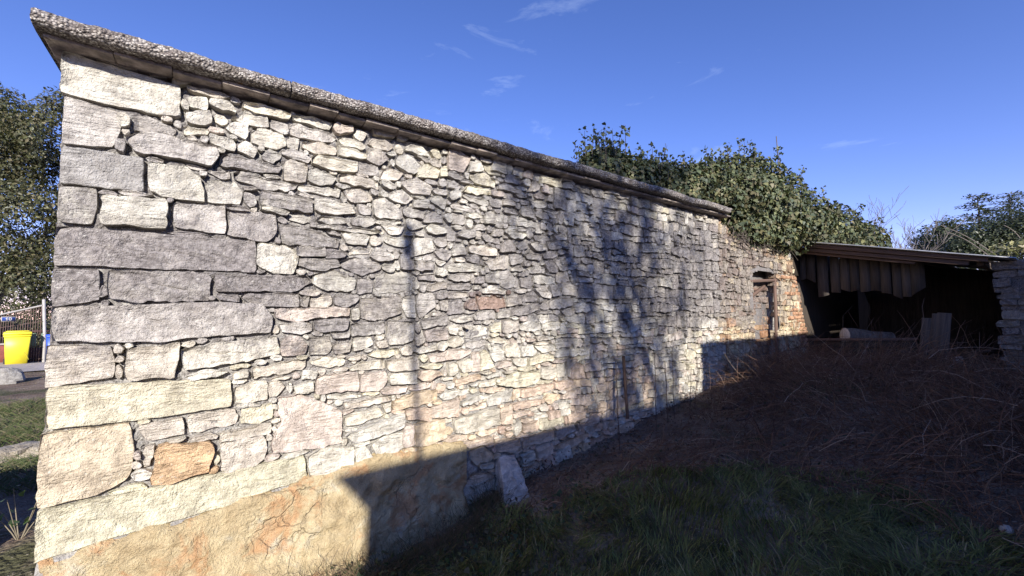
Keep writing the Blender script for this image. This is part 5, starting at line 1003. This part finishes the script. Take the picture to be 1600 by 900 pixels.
for i, (pts, dp, nl, lab) in enumerate([([(1530, 385, 40), (1500, 395, 34), (1560, 375, 40)], 20, 9000, 'broad dark evergreen bush under the cedars beyond the shed'), ([(1470, 380, 34), (1452, 398, 22), (1480, 355, 16)], 22, 5000, 'lighter green bush left of the cedars beyond the shed'), ([(1610, 370, 46), (1640, 350, 60)], 19, 6000, 'dark evergreen bush at the right edge above the rubble wall')]):
    bl = [];
    for px, py, r in pts: c_ = at_depth(px, py, dp); bl.append((*c_, r*dp/FPX, r*dp/FPX*1.1, r*dp/FPX))
    t = thing('evergreen_bush', (bl[0][0], bl[0][1], .6), lab, 'bush', 'evergreen bushes beyond the shed'); V, F, c = blob_leaves(bl, int(nl*1.6), 410+i, .13, [(.045, .058, .030), (.055, .070, .034), (.07, .08, .042)], OAK_T, OAK_F, .7, .3, .45); obj('foliage', mesh_np('foliage', V, F, c, False), M_OAK, t)
    V, F = tubes(np.array([[[bl[0][0], bl[0][1], .3], [bl[0][0], bl[0][1]+.1, 1.5], bl[0][:3]]]), np.array([[.12, .09, .03]]), 6); obj('stem', mesh_np('stem', V, F), M_BARK, t)
c_ = hit_x(1578, 386, 10.6); t = thing('pale_shrub', (c_[0], c_[1], 2.0), 'pale yellowish leafy shoots just above the right end of the shed roof', 'shrub'); V, F, c = blob_leaves([(*c_, .22, .22, .14), (c_[0]+.1, c_[1]-.25, c_[2]+.05, .2, .2, .14)], 420, 431, .07, [(.34, .32, .17), (.24, .24, .11), (.40, .36, .24)], OAK_T, OAK_F, .9, .2, .3); obj('foliage', mesh_np('foliage', V, F, c, False), M_OAK, t)
V, F = tubes(np.array([[[c_[0]+.1, c_[1], 1.0], [c_[0]+.05, c_[1], 1.6], c_]]), np.array([[.02, .015, .008]]), 5); obj('stem', mesh_np('stem', V, F), M_BARK, t)
for i, (px, dp, py, r, lab) in enumerate([(1345, 17, 298, .07, 'bare twiggy tree rising behind the ivy at its right end'), (1412, 30, 330, .09, 'small bare tree beyond the middle of the shed roof'), (1440, 26, 318, .09, 'bare tree left of the cedars beyond the shed roof'), (1375, 24, 345, .07, 'faint low bare tree between the ivy and shed roof')]):
    tp = at_depth(px, py, dp); b_ = np.array([tp[0], tp[1], .6]); put_bare('bare_tree', b_, (tp[2]-.6)*1.06, r, 500+i, lab, 'bare trees beyond the shed', rmin=.006, levels=4, kids=(5, 4, 4, 3), spread=.5, decay=.6)
br = []
for (xa, ya, xb, yb) in [(1470, 352, 1560, 402), (1478, 362, 1545, 400), (1568, 352, 1600, 380)]: a_, b_ = at_depth(xa, ya, 15), at_depth(xb, yb, 15); t_ = np.linspace(0, 1, 7)[:, None]; P = a_*(1-t_)+b_*t_; P[:, 2] += .12*np.sin(np.linspace(0, 3.1, 7)); br.append(P)
b3 = np.array([br[1][-1][0], br[1][-1][1], .7]); t = thing('bare_sapling', b3, 'bare pale sapling bending over behind the right of the shed roof', 'tree'); stemP = np.array([np.linspace(b3, br[0][-1], 7)]); V, F = tubes(np.concatenate([np.array(br), stemP]), np.concatenate([np.tile(np.linspace(.010, .022, 7), (3, 1)), np.full((1, 7), .03)]), 4); obj('branches', mesh_np('branches', V, F), M_BARE, t)
